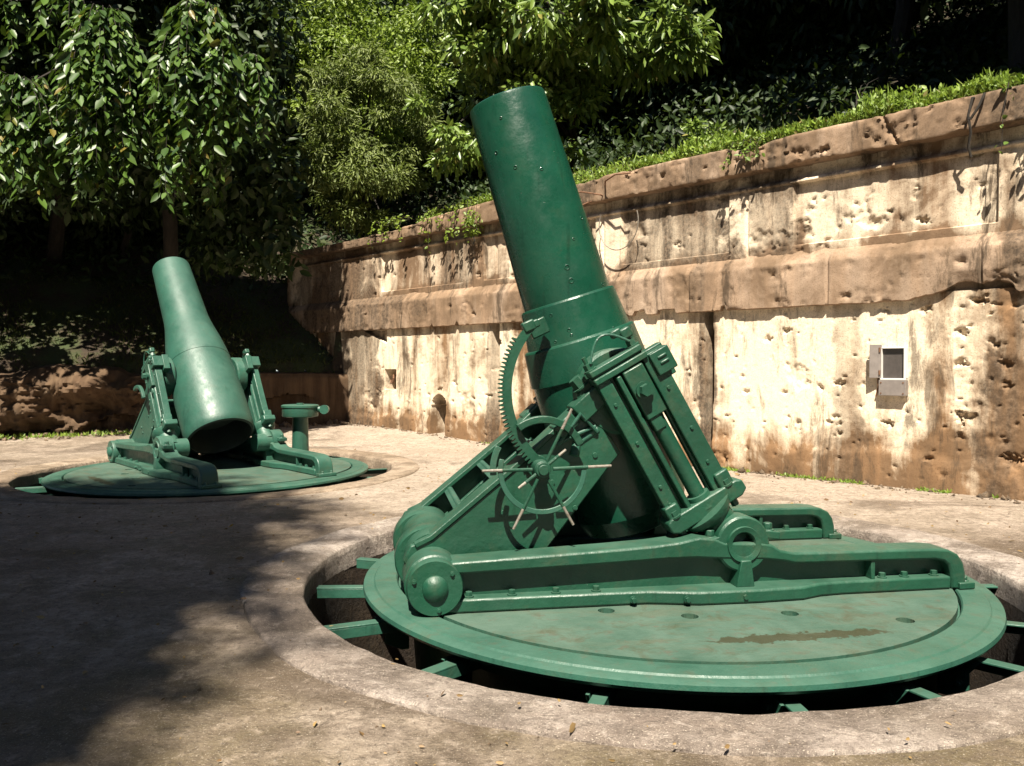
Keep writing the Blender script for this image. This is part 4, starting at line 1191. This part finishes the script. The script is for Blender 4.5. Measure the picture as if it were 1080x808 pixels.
# creepers hanging over the coping
def creepers():
    spots = [(-12.9, .9, 80), (-10.4, .5, 40), (-2.3, .75, 60), (-6.2, .35, 30), (-15.2, .6, 50)]
    for a0, ln, n in spots:
        r = np.random.default_rng(int(-a0 * 100)); rnd = random.Random(int(-a0 * 100))
        base = wpt(a0, .1, 4.86); T = empty('creeper', base)
        tag(T, {-12.9: 'leafy creeper spilling over the coping just left of the near barrel', -10.4: 'short creeper on the coping close behind the near barrel', -2.3: 'leafy creeper over the coping at the right edge of the photo', -6.2: 'small creeper on the coping above the dark stained panel', -15.2: 'creeper over the shaded left part of the coping'}[a0], 'creeper')
        mb = MB(); P, D, L = [], [], []
        for k in range(max(4, n // 9)):
            da = rnd.gauss(0, .25); l = ln * rnd.uniform(.4, 1)
            pts = [wpt(a0 + da, .15, 4.92), wpt(a0 + da * 1.1, -.14, 4.93), wpt(a0 + da * 1.2 + rnd.gauss(0, .04), -.23, 4.86 - l * .4), wpt(a0 + da * 1.25 + rnd.gauss(0, .06), -.22, 4.86 - l)]
            mb.tube(pts, [.008, .007, .005, .003], 5)
            for q in range(26):
                t = rnd.random() * 2.99; i_ = int(t); p = pts[i_].lerp(pts[i_ + 1], t - i_) + Vector((rnd.gauss(0, .03), rnd.gauss(0, .03), rnd.gauss(0, .03)))
                P.append(tuple(p - base)); D.append((rnd.gauss(0, 1) - .3, rnd.gauss(0, 1) - .5, rnd.gauss(0, .6) - .5)); L.append(rnd.uniform(.05, .11))
        o = mb.build('stem', M['bark'], T); o.matrix_parent_inverse = Matrix.Translation(-base)
        link_mesh('foliage', leaf_mesh('foliage', np.array(P), np.array(D), np.array(L), .6, r), M['leaf_lime'] if a0 < -9 else M['leaf_broad'], T)
creepers()

# grass and low weeds on top of the wall
def blades(name, P, h, mat, seed, W=.12, spread=.5):
    r = np.random.default_rng(seed); n = len(P)
    D = r.normal(size=(n, 3)) * spread + [0, 0, 1]; D[:, 2] = np.abs(D[:, 2])
    return tag(link_mesh(name, leaf_mesh(name, P, D, h, W, r, .05), mat), kind='stuff')
def wall_top():
    r = np.random.default_rng(21)
    n = 95000
    a = r.uniform(-14.5, 2.2, n); d = np.abs(r.normal(0, 1, n)) * .75 + .0
    d += .05 + .25 * np.clip(vnoise(a * 1.2, a * 0, 71, 4), 0, 1)
    keep = ((a > -8.5) & (r.random(n) < .45 + .9 * (vnoise(a * .8, d * .8, 74, 4) + .5))) | ((a < -11.7) & (a > -13.5)) | (r.random(n) < .15)
    a, d = a[keep], d[keep]
    P = np.array([tuple(wpt(x, y, 0)) for x, y in zip(a, d)])
    dip = np.where(a < -11, .28 * np.clip((-11 - a) / 7, 0, 1), 0)
    clumpy = np.clip(vnoise(a * 1.5, d * 1.5, 72, 4) + .55, .15, 1.2)
    P[:, 2] = np.where(d < .95, 4.86, 4.80 + .3 * (d - .9)) - dip + .02
    mound = .6 * np.clip(clumpy - .2, 0, 1) * np.clip(d / .35, 0, 1)
    P[:, 2] += mound * r.random(len(a))
    weed = r.random(len(a)) < .45
    h = np.where(weed, r.uniform(.04, .10, len(a)), np.clip(r.lognormal(-2.35, .45, len(a)), .04, .30) * (.4 + clumpy))
    P[:, 2] += weed * r.random(len(a)) * .22 * clumpy
    W = np.where(weed, .55, .075)
    D = r.normal(size=(len(a), 3)) * np.where(weed, 1.0, .45)[:, None] + [0, 0, 1]; D[:, 2] = np.abs(D[:, 2])
    tag(link_mesh('wall_top_grass', leaf_mesh('wall_top_grass', P, D, h, W, r, .1), M['grass']), kind='stuff')
wall_top()
def bank_grass():
    r = np.random.default_rng(31); n = 30000
    x = r.uniform(-16, -3.5, n); y = r.uniform(16.2, 23, n)
    hh = [bank_h(a_, b_) for a_, b_ in zip(x, y)]
    ok = np.array([(q > .15 and q < 4.2 and (a < -16.2) and (d < 0 or a < -19.5)) for _, a, d, q in hh])
    ok &= vnoise(x * .7, y * .7, 33, 4) > -.1
    z = np.array([q[0] for q in hh])
    P = np.stack([x, y, z], -1)[ok]
    blades('bank_grass', P, r.uniform(.05, .16, ok.sum()), M['moss'], 32, .2, .8)
bank_grass()
def foot_weeds():
    r = np.random.default_rng(41); n = 5200
    a = r.uniform(-16.5, 1, n); ok = vnoise(a * 2.2, a * 0, 81, 4) > .02
    a = a[ok]; d = -np.abs(r.normal(0, .05, len(a))) - .03
    P = np.array([tuple(wpt(x, y, .0)) for x, y in zip(a, d)])
    blades('foot_weeds', P, r.uniform(.02, .07, len(a)), M['grass'], 42, .35, .8)
    n = 1500
    s = r.random(n); x = -14 + s * 7.5; y = np.interp(x, [p.x for p in RW], [p.y for p in RW]) - .15 - np.abs(r.normal(0, .2, n))
    P = np.stack([x, y, np.full(n, .02) + np.array([gz(0, b) for b in y])], -1)
    blades('foot_weeds', P, r.uniform(.03, .12, n), M['grass'], 43, .3, .8)
foot_weeds()

# leaf litter on the floor
def litter():
    r = np.random.default_rng(51); n = 2600
    x = r.uniform(-8, 6, n); y = 2 + r.random(n) ** 1.3 * 14
    ok = (np.hypot(x - NEAR.x, y - NEAR.y) > RP + .05) & (np.hypot(x - FAR.x, y - FAR.y) > RP + .05) & (((x - WO.x) * nn.x + (y - WO.y) * nn.y) < -.1)
    x, y = x[ok], y[ok]; n = len(x)
    P = np.stack([x, y, np.full(n, .012) + (np.hypot(x - NEAR.x, y - NEAR.y) < RP + .42) * .035], -1)
    D = r.normal(size=(n, 3)) * [1, 1, .12]
    L = np.clip(r.lognormal(-3.75, .55, n), .010, .09)
    tag(link_mesh('fallen_leaves', leaf_mesh('fallen_leaves', P, D, L, .45, r, .1), M['litter']), kind='stuff')
litter()

def rubble():
    r = np.random.default_rng(91); P, Sz = [], []
    for k in range(620):
        a = r.uniform(-17, 1.2); p = wpt(a, -abs(r.normal(0, .14)) - .04, 0); P.append((p.x, p.y, gz(p.x, p.y))); Sz.append(min(.09, r.lognormal(-4.1, .6)))
    for k in range(360):
        x = r.uniform(-14, -4); y = np.interp(x, [p.x for p in RW], [p.y for p in RW]) - .05 - abs(r.normal(0, .3)); P.append((x, y, gz(x, y))); Sz.append(min(.16, r.lognormal(-3.4, .7)))
    for k in range(420):
        x = r.uniform(-7, 6); y = r.uniform(2, 14)
        if math.hypot(x - NEAR.x, y - NEAR.y) < RP + .1 or math.hypot(x - FAR.x, y - FAR.y) < RP + .1 or (x - WO.x) * nn.x + (y - WO.y) * nn.y > -.1: continue
        P.append((x, y, 0)); Sz.append(min(.03, r.lognormal(-4.9, .5)))
    P = np.array(P); Sz = np.array(Sz); n = len(P)
    dirs = np.array([(1, 0, 0), (0, 1, 0), (-1, 0, 0), (0, -1, 0), (0, 0, 1), (0, 0, -.4)], float)
    V = P[:, None] + dirs[None] * Sz[:, None, None] * r.uniform(.6, 1.3, (n, 6, 1)) + r.normal(size=(n, 6, 3)) * Sz[:, None, None] * .22
    V[:, :, 2] += Sz[:, None] * .2
    f = np.array([(0, 1, 4), (1, 2, 4), (2, 3, 4), (3, 0, 4), (1, 0, 5), (2, 1, 5), (3, 2, 5), (0, 3, 5)])
    F = (np.arange(n)[:, None, None] * 6 + f[None]).reshape(-1, 3)
    tag(link_mesh('rubble', np_mesh('rubble', V.reshape(-1, 3), F, 3), M['rock']), kind='stuff')
rubble()

# broken stones in the near pit and below the ruined wall
def rock(label, loc, s, seed):
    bm = bmesh.new(); bmesh.ops.create_icosphere(bm, subdivisions=4, radius=1)
    rr = random.Random(seed); ph = [rr.uniform(0, 9) for _ in range(6)]
    for v in bm.verts:
        c = v.co; k = 1 + .16 * math.sin(c.x * 2.3 + ph[0]) + .14 * math.sin(c.y * 2.9 + ph[1]) + .12 * math.sin(c.z * 3.3 + ph[2]) + .05 * math.sin(c.x * 8 + c.y * 7 + ph[3])
        c = c * k
        v.co = Vector((c.x * s[0], c.y * s[1], max(-.7, c.z) * s[2]))
    me = bpy.data.meshes.new('rock'); bm.to_mesh(me); bm.free(); me.shade_smooth(); me.set_sharp_from_angle(angle=R(38))
    o = link_mesh('rock', me, M['rock']); o.location = loc; o.rotation_euler = (0, 0, seed)
    tag(o, label, 'rock')
rock('rounded brown stone lying in the near pit left of the turntable', (-.95, 5.05, -.72), (.32, .3, .34), 3)
